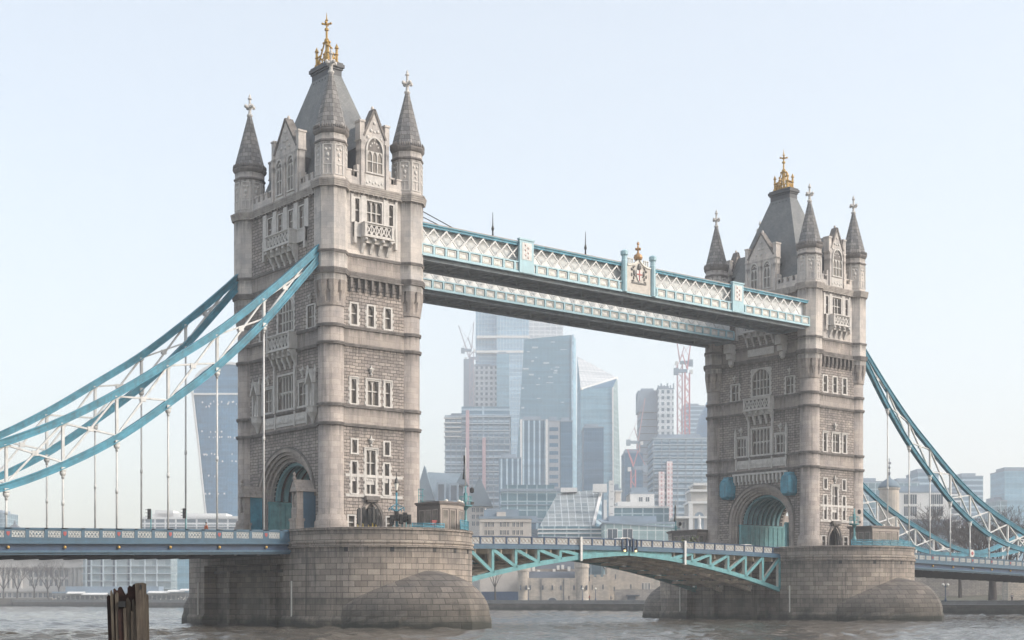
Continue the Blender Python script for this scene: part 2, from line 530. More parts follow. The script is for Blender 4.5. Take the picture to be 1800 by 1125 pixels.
def balcony(root, fr, c, hw, z0, z1, proj, zc, side=0.0, nb=4):
    """Stone balcony: floor slab, panelled parapet with pierced tracery, moulded cap and corbels below."""
    mb = MB(fr)
    mb.box(c - hw - .08, c + hw + .08, 0.0, proj + .1, z0 - .18, z0)
    mb.box(c - hw - .06, c + hw + .06, proj - .22, proj + .09, z1, z1 + .15)
    for sg in (-1, 1):
        x = c + sg * hw
        mb.box(min(x, x - sg * .3), max(x, x - sg * .3), proj - .26, proj + .05, z0, z1)
        mb.box(min(x, x - sg * .18), max(x, x - sg * .18), 0, proj - .26, z0, z1)
        mb.box(min(x + sg * .05, x - sg * .22), max(x + sg * .05, x - sg * .22), 0, proj - .22, z1, z1 + .15)
        if side:
            e = x + sg * side
            mb.box(min(x, e), max(x, e), .03, .34, z0 - .15, z0)
            mb.box(min(x, e), max(x, e), .05, .26, z0, z1 - .08); mb.box(min(x, e), max(x, e), .03, .32, z1 - .08, z1 + .07)
            mb.box(min(e, e - sg * .3), max(e, e - sg * .3), .0, .4, z0 - .9, z1 + .12)
    o = mb.build('balcony', M['white'], root)
    t = MB(fr)
    n = max(3, int(2 * hw / .75)); w = (2 * hw - .6) / n
    t.box(c - hw + .3, c + hw - .3, proj - .2, proj - .06, z0, z0 + .16); t.box(c - hw + .3, c + hw - .3, proj - .2, proj - .06, z1 - .16, z1)
    for i in range(n):
        a = c - hw + .3 + i * w
        t.beam(fr and (a, proj - .12, z0 + .1), (a + w, proj - .12, z1 - .1), .12, .13, (0, 1, 0)); t.beam((a + w, proj - .12, z0 + .1), (a, proj - .12, z1 - .1), .115, .125, (0, 1, 0))
        if i: t.box(a - .06, a + .06, proj - .19, proj - .05, z0, z1)
    t.build('tracery', M['white'], o)
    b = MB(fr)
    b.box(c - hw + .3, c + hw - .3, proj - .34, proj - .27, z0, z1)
    b.build('shaded_backing', M['mould'], o)  # dark sheet stands in for the shade behind the pierced tracery
    k = MB(fr)
    H = z0 - .18 - zc
    for i in range(nb):
        x = c - hw + .25 + (2 * hw - .5) * i / (nb - 1)
        prof = [(0, zc), (.12, zc), (.28, zc + .25 * H), (proj * .45, zc + .42 * H), (proj * .55, zc + .62 * H), (proj * .88, zc + .78 * H), (proj, zc + H), (0, zc + H)]
        k.loft([[(x - .17, d, z) for d, z in prof], [(x + .17, d, z) for d, z in prof]])
        k.ball((x, proj - .05, z0 - .45), .2, 6, 4)
    k.box(c - hw, c + hw, 0, proj * .62, zc + .66 * H, zc + H)
    k.build('corbel', M['white'], o)
    return o


def broach(mb, X, Y, z0, z1):
    """Round shaft turning into the octagon: ribs at the octagon corners run down between tall dark notches."""
    n, rings = 64, []
    for j in range(11):
        t = j / 10
        z = z0 + (z1 - z0) * t
        ring = []
        for k in range(n):
            a = 2 * pi * k / n
            rel = (a + pi / 8) % (pi / 4) - pi / 8          # angle from the middle of a facet
            ro = AP / cos(rel)
            half = (1 - t) * pi / 8 * 0.92
            edge = RL + (ro - RL) * min(1, 0.25 + 1.0 * t)
            ring.append((X + (RL if abs(rel) < half * .6 and .15 < t < .93 else edge) * cos(a), Y + (RL if abs(rel) < half * .6 and .15 < t < .93 else edge) * sin(a), z))
        rings.append(ring)
    mb.loft(rings, cap=False)


def turret(root, X, Y):
    mb = MB()
    mb.lathe(X, Y, [(1.85, Z0), (1.85, 11.6), (1.72, 11.75), (1.66, 12.3), (RL, 12.5), (RL, 35.4)], 32, sm=True)
    broach(mb, X, Y, 35.4, 38.2)
    R8 = AP / cos(pi / 8)
    mb.m = 1
    mb.lathe(X, Y, [(R8, 38.2), (R8, ZC0)], 8, pi / 8)
    r2 = R8 * .955
    mb.lathe(X, Y, [(r2, ZC1 - .05), (r2, 53.45)], 8, pi / 8)
    mb.lathe(X, Y, [(r2 * .99, 53.4), (r2 * .99, 54.35)], 8, pi / 8)
    o = mb.build('turret', [M['ashlar'], M['pale']], root)
    md = MB()
    md.lathe(X, Y, [(r2 + .02, 53.3), (r2 + .13, 53.42), (r2 + .13, 53.55), (r2, 53.65)], 8, pi / 8)
    md.lathe(X, Y, [(r2, 54.25), (r2 + .14, 54.4), (r2 + .25, 54.62), (r2 + .25, 54.8), (r2 + .1, 54.9)], 8, pi / 8)
    for k in range(8):
        for t in range(-2, 3):
            a = k * pi / 4
            cx, cy_ = X + (r2 * cos(pi / 8) + .2) * cos(a) - t * .27 * sin(a), Y + (r2 * cos(pi / 8) + .2) * sin(a) + t * .27 * cos(a)
            md.lathe(cx, cy_, [(.09, 54.86), (.09, 55.12), (.03, 55.3)], 6)
    md.build('moulding', M['mould'], o)
    pn = MB()                                              # raised tracery panels on the eight facets
    for k in range(8):
        a = k * pi / 4
        ap = r2 * cos(pi / 8)
        fr = lambda u, d, z, a=a: (X + (ap + d) * cos(a) - u * sin(a), Y + (ap + d) * sin(a) + u * cos(a), z)
        pn.fr = fr
        hw = .5
        for s in (-1, 1): pn.box(s * hw - .06, s * hw + .06, 0, .07, 49.7, 53.0)
        for z in (49.7, 50.75, 52.95): pn.box(-hw + .06, hw - .06, 0, .065, z, z + .1)
        pn.box(-.04, .04, 0, .06, 49.8, 50.75)
        for s in (-1, 1):
            pn.ball((s * .22, .02, 52.45), .17, 6, 4, 1, .4, 1)
        pn.ball((0, .02, 51.85), .2, 6, 4, 1, .4, 1.3); pn.ball((0, .02, 51.3), .14, 6, 4, 1, .4, 1)
    pn.build('carved_panel', M['white'], o)
    sp = MB()
    sp.lathe(X, Y, [(r2 + .12, 54.82), (r2 - .03, 55.35), (.26, 61.3)], 8, pi / 8)
    sp.build('spire', M['spire'], o)
    f = MB()
    f.lathe(X, Y, [(.26, 61.25), (.36, 61.4), (.36, 61.55), (.2, 61.65), (.17, 62.1), (.24, 62.2)], 8)
    f.lathe(X, Y, [(.2, 62.2), (.2, 62.75), (.14, 62.85), (.14, 63.4), (.25, 63.45), (.25, 63.55), (.17, 63.65), (.13, 63.85), (.02, 64.1)], 8)
    for k in range(4):
        a = k * pi / 2
        f.beam((X, Y, 62.45), (X + .5 * cos(a), Y + .5 * sin(a), 62.5), .22, .24, (-sin(a), cos(a), 0))
        f.ball((X + .55 * cos(a), Y + .55 * sin(a), 62.52), .21, 7, 5, 1, 1, 1.15)
    f.build('finial', M['white'], o)


def gable(root, fr, c, hw, z_sh, apex, n_win, wz0, wz1, depth=0.8):
    mb = MB(fr)
    iw = hw - .5
    holes = []
    pts = [(c - hw, ZC1), (c - hw, z_sh), (c - iw, z_sh), (c, apex), (c + iw, z_sh), (c + hw, z_sh), (c + hw, ZC1)]
    d1 = .05
    mb.loft([[(u, d1, z) for u, z in pts], [(u, d1 - depth, z) for u, z in pts]])
    # coping along the gable slopes, buttress shafts, chimney blocks, stepped offsets
    cp = MB(fr)
    for sg in (-1, 1):
        cp.beam((c + sg * (iw + .05), d1 - depth / 2, z_sh - .05), (c, d1 - depth / 2, apex + .06), depth + .24, .26, (0, 1, 0))
        x = c + sg * (hw - .28)
        mb.box(x - .3, x + .3, d1 - .9, d1 + .10, z_sh - .4, z_sh + 1.5); mb.box(x - .38, x + .38, d1 - .98, d1 + .18, z_sh + 1.5, z_sh + 1.72); mb.box(x - .36, x + .36, d1 - .95, d1 + .15, z_sh - .55, z_sh - .4)
        mb.box(x - .2, x + .2, d1, d1 + .18, ZC1, z_sh - .55)
        e = c + sg * hw
        for k, (w, zt) in enumerate(((.35, 51.6), (.7, 50.7))):
            mb.box(min(e, e + sg * w), max(e, e + sg * w), d1 - .75 + .02 * k, d1 - .02 - .02 * k, ZC1, zt)
    if n_win == 2: mb.box(c - .12, c + .12, d1, d1 + .16, ZC1, wz1 + .9)
    mb.ball((c, d1 - depth / 2, apex + .2), .2, 7, 5, 1, 1, 1.7)
    o = mb.build('gable', M['pale'], root)
    cp.build('coping', M['mould'], o)
    for i in range(n_win):
        wc = c + (0 if n_win == 1 else (-1.27 if i == 0 else 1.27))
        w = 1.0 if n_win == 1 else .58
        lights = 3 if n_win == 1 else 2
        fw = lambda u, d, z: fr(u, d + .05 + .36, z)
        w_ = MB(fw)
        w_.box(wc - w - .16, wc - w, -.4, -.22, wz0, wz1); w_.box(wc + w, wc + w + .16, -.4, -.22, wz0, wz1)
        w_.box(wc - w - .22, wc + w + .22, -.4, -.2, wz0 - .18, wz0)
        lw = 2 * w / lights
        for k in range(1, lights): w_.box(wc - w + k * lw - .06, wc - w + k * lw + .06, -.35, -.24, wz0, wz1)
        w_.box(wc - w, wc + w, -.35, -.25, (wz0 + wz1) / 2 - .06, (wz0 + wz1) / 2 + .06)
        for k in range(lights):
            a, b = wc - w + k * lw + .06, wc - w + (k + 1) * lw - .06
            m_, hw_ = (a + b) / 2, (b - a) / 2
            for sg in (-1, 1):
                pts = [(m_ + sg * hw_, wz1), (m_, wz1), (m_ + sg * hw_ * .6, wz1 - .18), (m_ + sg * hw_, wz1 - .5)]
                w_.loft([[(p[0], -.35, p[1]) for p in pts], [(p[0], -.25, p[1]) for p in pts]])
        arch_ring(w_, wc, w + .02, (1.5 if n_win == 1 else .85), w + .2, (1.72 if n_win == 1 else 1.05), wz1, -.38, -.18, 14)
        sh_ = MB(fw)                                       # dark plate painting the shadow in the window head, behind the carving
        hp = arc_pts(wc, w, 1.45 if n_win == 1 else .8, wz1 + .02, 12)
        sh_.loft([[(x, -.36, z) for x, z in hp], [(x, -.335, z) for x, z in hp]])
        for k in range(5):
            t = pi * (k + 1) / 6
            w_.ball((wc - w * .6 * cos(t), -.36, wz1 + .15 + (.9 if n_win == 1 else .45) * sin(t)), .13, 6, 4, 1, .5, 1)
        wo = w_.build('window', M['white'], root)
        sh_.build('window_head_shade', M['mould'], wo)
        g = MB(fw); g.poly([(wc - w, -.345, wz0), (wc + w, -.345, wz0), (wc + w, -.345, wz1), (wc - w, -.345, wz1)]); g.build('pane', M['glass'], wo)
    cv = MB(fr)                                            # carved ornament in the gable head and the panels below
    for (x, z, r) in ((0, apex - 1.5, .2), (-.45, apex - 2.4, .22), (.45, apex - 2.4, .22), (0, apex - 2.5, .15), (-.9, apex - 3.2, .2), (.9, apex - 3.2, .2), (0, apex - 3.3, .2)):
        if abs(x) < iw - .3: cv.ball((c + x, d1 + .02, z), r, 7, 4, 1, .5, 1)
    cv.build('carving', M['white'], o)
    for i in range(n_win):
        cv = MB(fr)
        wc = c + (0 if n_win == 1 else (-1.27 if i == 0 else 1.27))
        w = 1.25 if n_win == 1 else .75
        cv.box(wc - w, wc + w, d1, d1 + .05, ZC1 + .15, wz0 - .3)
        if wz0 - ZC1 > 1.2:
            for k in range(6): cv.ball((wc - w * .8 + 1.6 * w * k / 5, d1 + .05, ZC1 + .5 + .15 * (k % 2)), .17, 6, 4, 1, .4, 1)
        cv.build('carved_panel', M['white'], o)
    return o


def tower(X0, name, label, land_south):
    fe, fw, fs, fn = frame_e(X0), frame_w(X0), frame_s(X0), frame_n(X0)
    root = thing(name, (X0 + TA / 2, TB / 2, Z0), label, 'bridge tower')
    a, b = TA, TB
    C = 8.75                                               # middle line of the wide faces
    CE = 5.1                                               # middle line of the narrow faces
    for x in (0, a):
        for y in (0, b): turret(root, X0 + x, y)
    bands = [(0, ZL2, 0), (ZL2, ZL1, 1), (ZL1, ZU2, 0), (ZU2, ZU1, 1), (ZU1, ZS2, 0), (ZS2, ZS1, 1), (ZS1, 60, 2)]
    bands_s = bands[:-1] + [(ZS1, 60, 0)]
    mats = [M['granite'], M['ashlar'], M['pale']]
    # ---- narrow faces (east carries the photographed windows, west the same)
    for fr in (fe, fw):
        H = []
        add = lambda *p, **k: H.append(window(root, fr, *p, **k))
        add(2.55, 3.1, 45.05, 47.75, 1, (46.5,), sur=.22, q=False)
        add(CE - 1.0, CE + 1.0, 45.05, 47.75, 3, (46.5,), sur=.22, q=False)
        add(7.1, 7.65, 45.05, 47.75, 1, (46.5,), sur=.22, q=False)
        for c in (2.42, 4.66, 6.95): add(c - .38, c + .38, 33.65, 35.95, 1, (34.9,), sur=.22)
        add(2.05, 2.7, 24.85, 27.55, 1, (26.4,), sur=.22, hood=True)
        add(CE - .9, CE + .55, 24.85, 27.55, 2, (26.4,), sur=.22, hood=True)
        add(6.6, 7.25, 24.85, 27.55, 1, (26.4,), sur=.22, hood=True)
        add(2.15, 2.8, 19.35, 20.8, 1, sur=.2, q=False); add(6.5, 7.15, 19.35, 20.8, 1, sur=.2, q=False)
        add(4.05, 5.25, 14.85, 19.75, 2, (18.35,), sur=.24, blind=(15.9, 16.95), hood=True)
        add(2.15, 2.75, 14.85, 18.35, 1, sur=.2, blind=(16.2, 16.95)); add(6.5, 7.1, 14.85, 18.35, 1, sur=.2, blind=(16.2, 16.95))
        add(1.7, 2.45, 10.4, 12.3, 1, (11.6,), head='', q=False); add(6.8, 7.6, 10.4, 12.3, 1, (11.6,), head='', q=False)
        H.append((3.25, 6.15, Z0, 13.9, 1.2))
        mb = MB(fr); wall_grid(mb, 0, a, Z0, 50.2, H, bands)
        mb.m = 1
        spandrel(mb, 4.7, 1.45, 2.5, 11.35, 3.25, 6.15, 13.9, -.5, 0, 16, .5)
        mb.build('wall', mats, root)
        d = MB(fr)
        arch_ring(d, 4.7, 1.45, 2.5, 1.75, 2.85, 11.35, -.05, .12, 16, Z0); arch_ring(d, 4.7, 1.1, 2.0, 1.45, 2.4, 11.35, -.5, -.25, 16, Z0)
        d.build('door_surround', M['mould'], root)
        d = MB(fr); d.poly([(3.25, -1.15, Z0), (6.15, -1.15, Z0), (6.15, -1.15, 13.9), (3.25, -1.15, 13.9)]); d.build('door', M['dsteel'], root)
        d = MB(fr)
        d.box(1.3, a - 1.3, .005, .05, 16.68, 17.0); d.box(1.3, 4.0, .006, .07, 14.45, 14.76); d.box(5.35, a - 1.3, .006, .07, 14.45, 14.76)
        d.build('stone_band', M['white'], root)
        d = MB(fr); d.box(3.75, 5.6, 0, .55, 14.15, 14.6); d.box(3.95, 5.4, 0, .42, 13.95, 14.15); d.build('sill_ledge', M['mould'], root)
        for z, s in ((28.1, 1.0), (20.1, 1.1)): ornament(root, fr, 4.65, z, s)
        balcony(root, fr, CE + .05, 1.95, 43.6, 44.95, 1.0, 41.75, .95)
        mc = MB(fr)                                        # machicolation band
        for k in range(8):
            x = 1.75 + k * .93
            mc.box(x, x + .3, 0, .42, 37.65, 38.75); mc.box(x + .02, x + .28, 0, .25, 37.3, 37.65)
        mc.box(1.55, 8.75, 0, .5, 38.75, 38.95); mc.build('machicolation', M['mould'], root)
        gable(root, fr, CE, 1.95, 54.95, 58.1, 1, 51.0, 53.35)
        for p, q in ((2.0, 2.3), (3.3, 3.95), (6.3, 6.9), (7.9, 8.2)): ps = MB(fr); ps.box(p, q, 0, .12, 45.0, 48.2); ps.build('pilaster', M['white'], root)
    # ---- wide faces with the road arch
    for fr, land in ((fs, land_south), (fn, not land_south)):
        H = []
        add = lambda *p, **k: H.append(window(root, fr, *p, **k))
        for c in (C - 3.6, C - 1.2, C + 1.2, C + 3.6): add(c - .5, c + .5, 45.0, 47.6, 2, (46.4,), sur=.18, q=False)
        add(C - 1.68, C + 1.68, 33.9, 37.8, 5, (35.0, 36.2), head='round', sur=.25)
        for c in (C - 5.6, C + 5.2): add(c - .7, c + .7, 33.55, 36.0, 2, (34.8,), sur=.22); ornament(root, fr, c, 36.3, 1.0)
        add(C - 1.72, C + 1.72, 24.95, 28.8, 5, (26.9,), head='pt2', sur=.3, q=False)
        for c in (C - 3.9, C + 3.9): add(c - .88, c + .88, 24.95, 27.6, 3, (26.3,), sur=.28, q=False, hood=True); ornament(root, fr, c, 28.0, 1.2)
        AX, AZ, AS = 6.35, 5.75, 14.6
        H.append((C - AX, C + AX, Z0, AS + AZ, 0.1))
        mb = MB(fr); wall_grid(mb, 0, b, Z0, 50.2, H, bands_s)
        mb.m = 0
        spandrel(mb, C, AX, AZ, AS, C - AX, C + AX, AS + AZ, -.1, 0, 28)
        mb.build('wall', mats, root)
        ar = MB(fr)
        for k, (r0, r1, d0, d1) in enumerate(((5.95, 6.4, -.5, .14), (5.55, 5.95, -.9, -.12), (5.15, 5.55, -1.2, -.42), (4.75, 5.15, -1.6, -.75))):
            arch_ring(ar, C, r0, r0 * AZ / AX, r1 + .001 * k, r1 * AZ / AX, AS, d0, d1, 28, Z0)
        ar.build('arch_moulding', M['ashlar'], root)
        hd = MB(fr); arch_ring(hd, C, 6.4, 6.4 * AZ / AX, 6.62, 6.62 * AZ / AX, AS, .0, .2, 28, 15.6); hd.build('hood_moulding', M['mould'], root)
        fz = MB(fr)                                        # carved frieze between the strings
        fz.box(C - 5.0, C + 5.0, 0, .1, 22.95, 24.2)
        for k in range(22): fz.ball((C - 4.6 + 9.2 * k / 21, .1, 23.5), .2, 7, 4, 1, .5, 1.6)
        for x in (C - 5, C - 2.3, C + 2.1, C + 4.8): fz.box(x, x + .22, .05, .22, 22.75, 24.5)
        fz.build('carved_frieze', M['white'], root)
        for x in (C - 2.45, C + 2.15, C - 5.15, C + 4.9):
            bt = MB(fr); bt.box(x, x + .3, 0, .3, 24.6, 29.6 if abs(x - C) < 3 else 28.4)
            bt.lathe(x + .15, .15, [(.22, 29.6 if abs(x - C) < 3 else 28.4), (.02, 30.4 if abs(x - C) < 3 else 29.4)], 4, pi / 4); bt.build('buttress', M['white'], root)
        balcony(root, fr, C, 2.8, 43.6, 44.95, 1.2, 41.3, 2.0, 5)
        balcony(root, fr, C, 2.6, 31.7, 33.3, 1.1, 29.5, 0, 5)
        gable(root, fr, C, 3.05, 54.75, 58.35, 2, 49.95, 53.0)
        for x in (C - 4.75, C - 2.4, C, C + 2.4, C + 4.75): ps = MB(fr); ps.box(x - .42, x + .42, 0, .14, 45.0, 48.2); ps.build('pilaster', M['white'], root)
        if land:
            for sg in (-1, 1):
                x = C + sg * 6.3                           # statue niche with canopy
                n_ = MB(fr)
                n_.lathe(x, .15, [(.15, 22.7), (.35, 23.3), (.75, 23.9), (.8, 24.4), (.9, 24.6)], 10)
                n_.box(x - .75, x - .5, 0, .55, 24.6, 27.2); n_.box(x + .5, x + .75, 0, .55, 24.6, 27.2)
                for s2 in (-1, 1):
                    n_.beam((x + s2 * .8, .45, 27.1), (x, .45, 28.7), .7, .22, (0, 1, 0))
                    n_.lathe(x + s2 * .75, .4, [(.14, 27.2), (.14, 28.3), (.2, 28.4), (.02, 29.3)], 6)
                n_.box(x - .5, x + .5, .0, .1, 24.6, 27.4); n_.lathe(x, .35, [(.3, 24.6), (.22, 25.0), (.26, 25.9), (.12, 26.15), (.15, 26.35), (.03, 26.6)], 8)
                n_.build('statue_niche', M['white'], root)
            for sg, yc, m in ((-1, C - 6.0, 'blue'), (1, C + 6.05, 'teal')):
                lo = MB(fr)                                # portal lodge: stone pier with gabled hood, painted side
                lo.m = 1; lo.box(yc - .55, yc + .55, 0, 1.6, Z0, 15.0)
                lo.m = 0
                lo.box(yc - .7, yc + .7, 1.6, 2.6, Z0, 11.7); lo.box(yc - .78, yc + .78, 1.52, 2.68, 11.7, 12.0); lo.box(yc - .58, yc + .58, 1.6, 2.45, 12.0, 13.2)
                lo.box(yc - .55, yc - .32, 1.6, 2.4, 13.2, 15.3); lo.box(yc + .32, yc + .55, 1.6, 2.4, 13.2, 15.3); lo.box(yc - .32, yc + .32, 1.6, 2.1, 13.2, 15.3)
                lo.ball((yc, 2.2, 14.1), .26, 8, 6, 1, .8, 2.4)
                lo.loft([[(yc - .8, 0, 15.0), (yc + .8, 0, 15.0), (yc, 0, 16.35)], [(yc - .8, 2.55, 15.0), (yc + .8, 2.55, 15.0), (yc, 2.55, 16.35)]])
                lo.lathe(yc, 2.4, [(.14, 16.2), (.24, 16.5), (.13, 16.65), (.2, 16.9), (.06, 17.15)], 8)
                lo.build('portal_lodge', [M['ashlar'], M[m]], root)
        else:
            mc = MB(fr)
            for k in range(14):
                x = C - 5.0 + k * .76
                mc.box(x, x + .32, 0, .45, 20.95, 21.9); mc.box(x + .03, x + .29, 0, .25, 20.5, 20.95)
            mc.box(C - 5.2, C + 5.4, 0, .5, 21.9, 22.2); mc.build('machicolation', M['white'], root)
            for yc in (C - 6.0, C + 6.1):
                p_ = MB(fr)                                # blue painted housings either side of the arch
                pr = [(-.9, 18.7), (-.55, 18.35), (.55, 18.35), (.9, 18.7), (.95, 20.6), (.75, 21.3), (.4, 21.55), (-.4, 21.55), (-.75, 21.3), (-.95, 20.6)]
                p_.loft([[(yc + x, 0, z) for x, z in pr], [(yc + x, 1.3, z) for x, z in pr], [(yc + x * .8, 1.75, 19.9 + (z - 19.9) * .8) for x, z in pr]])
                p_.box(yc - .6, yc + .6, .2, 1.1, 21.55, 21.8); p_.box(yc - 1.05, yc + 1.05, .5, .8, 19.0, 19.15); p_.box(yc - 1.05, yc + 1.05, .5, .8, 20.5, 20.65)
                p_.build('painted_housing', M['teal'], root)
            for yc in (4.2, 14.4):
                k_ = MB(fr)                                # corbels carrying the walkways
                k_.box(yc - .6, yc + .6, 0, 1.5, 40.8, 42.2); k_.box(yc - .5, yc + .5, 0, 1.1, 39.9, 40.8); k_.box(yc - .4, yc + .4, 0, .7, 39.2, 39.9); k_.ball((yc, .4, 39.1), .4, 8, 5)
                k_.build('walkway_corbel', M['white'], root)
            tp = MB(fr); tp.box(C - 2.6, C + 2.6, 0.0, .12, 39.9, 41.0)
            tp.build('plaque', M['white'], root)
    # ---- road passage: painted vault with ribs
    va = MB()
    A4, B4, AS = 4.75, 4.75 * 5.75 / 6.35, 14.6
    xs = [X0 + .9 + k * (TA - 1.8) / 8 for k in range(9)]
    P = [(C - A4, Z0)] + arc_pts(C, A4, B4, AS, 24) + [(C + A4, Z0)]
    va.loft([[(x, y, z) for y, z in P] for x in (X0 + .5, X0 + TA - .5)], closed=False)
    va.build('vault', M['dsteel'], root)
    for x in xs[:-1]:
        rb = MB()
        I, O = arc_pts(C, A4 - .38, B4 - .38, AS, 24), arc_pts(C, A4 - .02, B4 - .02, AS, 24)
        rb.loft([[(x - .24, i[0], i[1]), (x + .24, i[0], i[1]), (x + .24, o[0], o[1]), (x - .24, o[0], o[1])] for i, o in zip(I, O)])
        rb.build('vault_rib', M['ribpaint'], root)
    for sg in (-1, 1):
        dd = MB(); y = C + sg * (A4 - .22)
        dd.box(X0 - .3, X0 + TA + .3, y - .18, y + .18, Z0, 14.2); dd.box(X0 - .35, X0 + TA + .35, y - .25, y + .25, 14.2, 14.5)
        for x in xs: dd.box(x - .12, x + .12, y - .26, y + .26, Z0, 14.2)
        dd.build('painted_dado', M['tealg'], root)
    # ---- belts running round walls and turrets
    def belt(z0, z1, pr, mat, steps=1, octo=False, name_='string_course', m_=None):
        m_ = m_ or MB()
        for k in range(steps):
            p = pr * (1 - .45 * k / max(1, steps)) if steps > 1 else pr
            za = z1 - (z1 - z0) * (k + 1) / steps; zb = z1 - (z1 - z0) * k / steps
            m_.box(X0 + .3, X0 + TA - .3, -0.9 - p, -0.6, za, zb); m_.box(X0 + .3, X0 + TA - .3, TB + .6, TB + .9 + p, za, zb)
            m_.box(X0 - .65 - p, X0 - .4, .3, TB - .3, za, zb); m_.box(X0 + TA + .4, X0 + TA + .65 + p, .3, TB - .3, za, zb)
            for x in (0, TA):
                for y in (0, TB):
                    r = (AP / cos(pi / 8) if octo else RL) + p
                    m_.lathe(X0 + x, y, [(r, za + .002), (r, zb - .002)], 8 if octo else 32, pi / 8 if octo else 0)
        m_.build(name_, M[mat], root)
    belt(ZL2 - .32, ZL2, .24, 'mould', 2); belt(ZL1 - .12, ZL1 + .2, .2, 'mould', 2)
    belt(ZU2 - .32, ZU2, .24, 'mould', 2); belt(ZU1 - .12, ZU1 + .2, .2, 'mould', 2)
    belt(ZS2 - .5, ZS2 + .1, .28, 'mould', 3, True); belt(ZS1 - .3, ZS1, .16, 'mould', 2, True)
    rs = MB()                                              # rosettes under the cornice are carved with it
    for x in range(12): rs.ball((X0 + 1.6 + x * .64, -1.1, ZC0 - .02), .16, 6, 4)
    for y in range(22): rs.ball((X0 - .85, 1.9 + y * .7, ZC0 - .02), .16, 6, 4)
    belt(ZC0, ZC1, .42, 'cornice', 4, True, 'cornice', rs)
    # ---- battlements
    for (p, q, u0, u1) in ((fe, 1, 1.3, CE - 1.9), (fe, 1, CE + 1.9, TA - 1.3), (fw, 1, 1.3, CE - 1.9), (fw, 1, CE + 1.9, TA - 1.3), (fs, 1, 1.3, C - 3.0), (fs, 1, C + 3.0, TB - 1.3), (fn, 1, 1.3, C - 3.0), (fn, 1, C + 3.0, TB - 1.3)):
        bt = MB(p)
        bt.box(u0, u1, -.4, .02, ZC1, 50.15)
        n = max(1, int(round((u1 - u0) / 1.15)))
        for k in range(n):
            x = u0 + (k + .5) * (u1 - u0) / n
            bt.box(x - .3, x + .3, -.39, .01, 50.15, 50.75); bt.box(x - .36, x + .36, -.45, .08, 50.75, 50.9)
        bt.build('battlement', M['pale'], root)
    # ---- roofs
    xc, yc = X0 + TA / 2, TB / 2
    rf = MB()
    rf.loft([[(xc + sx * hx, yc + sy * hy, z) for sx, sy in ((-1, -1), (1, -1), (1, 1), (-1, 1))] for hx, hy, z in ((5.1, 7.5, 49.0), (4.9, 7.3, 50.2), (.8, 1.85, 64.6))])
    ro = rf.build('roof', M['slate'], root)
    dm = MB()
    for sg in (-1, 1):
        for (cc, hw, ax) in ((C if ax_ == 'x' else CE, hw_, ax_) for hw_, ax_ in ((2.45, 'x'), (1.45, 'y'))):
            e0 = (TA / 2 + .2) if ax == 'x' else (TB / 2 + .5)
            zr, ze = (57.5, 53.6) if ax == 'x' else (57.2, 53.9)
            def pt(dist, off, z, ax=ax, sg=sg, cc=cc):
                return (xc + sg * dist, cc + off, z) if ax == 'x' else (X0 + cc + off, yc + sg * dist, z)
            inner = 1.2
            dm.m = 0
            dm.loft([[pt(e0, -hw - .15, ze), pt(e0, hw + .15, ze), pt(e0, 0, zr)], [pt(inner, -hw - .15, ze), pt(inner, hw + .15, ze), pt(inner, 0, zr)]])
            dm.m = 1
            dm.loft([[pt(e0, -hw, 49.3), pt(e0, hw, 49.3), pt(e0, hw, ze), pt(e0, -hw, ze)], [pt(inner, -hw, 49.3), pt(inner, hw, 49.3), pt(inner, hw, ze), pt(inner, -hw, ze)]])
    dm.build('dormer_roof', [M['slate'], M['lead']], ro)
    fl = MB(); fl.box(X0 + .1, X0 + TA - .1, -.6, TB + .6, 48.6, 49.05); fl.build('roof_walk', M['lead'], root)
    pl = MB()
    for hx, hy, z0, z1 in ((.86, 1.93, 64.4, 65.1), (.98, 2.05, 65.1, 65.35), (1.12, 2.2, 65.35, 65.75), (1.0, 2.05, 65.75, 65.95)): pl.box(xc - hx, xc + hx, yc - hy, yc + hy, z0, z1)
    for k in range(5):
        for sx in (-1, 1): pl.ball((xc + sx * .9, yc - 1.3 + k * .65, 63.95), .16, 6, 4)
    for k in range(3):
        for sy in (-1, 1): pl.ball((xc - .45 + .45 * k, yc + sy * 1.8, 63.95), .16, 6, 4)
    pl.build('roof_platform', M['lead'], ro)
    g = MB()
    cor = [(sx * .6, sy * 1.25) for sx, sy in ((-1, -1), (1, -1), (1, 1), (-1, 1))]
    for dx, dy in cor:
        g.lathe(xc + dx, yc + dy, [(.28, 65.95), (.28, 66.2), (.15, 66.4), (.15, 67.0), (.24, 67.1), (.15, 67.25), (.15, 67.75), (.27, 67.85), (.15, 68.1), (.03, 68.4)], 8)
    for (p, q) in zip(cor, cor[1:] + cor[:1]):
        P = lambda t, z: (xc + p[0] + (q[0] - p[0]) * t, yc + p[1] + (q[1] - p[1]) * t, z)
        g.tube(P(0, 66.15), P(1, 66.15), .06); g.tube(P(0, 66.7), P(1, 66.7), .05)
        n = 4
        for k in range(n):
            g.tube(P(k / n, 66.15), P((k + .5) / n, 67.0), .05, n=5); g.tube(P((k + .5) / n, 67.0), P((k + 1) / n, 66.15), .05, n=5)
            g.ball(P((k + .5) / n, 67.15), .13, 6, 4)
    for dx, dy in cor:
        g.tube((xc + dx * .85, yc + dy * .85, 66.2), (xc + dx * .12, yc + dy * .12, 69.2), .11, .08, 6)
        for t in (.3, .55, .8): g.ball((xc + dx * (.9 - .75 * t) , yc + dy * (.9 - .75 * t), 66.35 + 3 * t), .16, 6, 4)
    g.lathe(xc, yc, [(.17, 66.0), (.17, 68.6), (.29, 68.9), (.29, 69.1), (.13, 69.3), (.13, 70.1), (.26, 70.2), (.26, 70.4), (.1, 70.5), (.1, 71.3), (.2, 71.4), (.08, 71.6), (.02, 72.3)], 8)
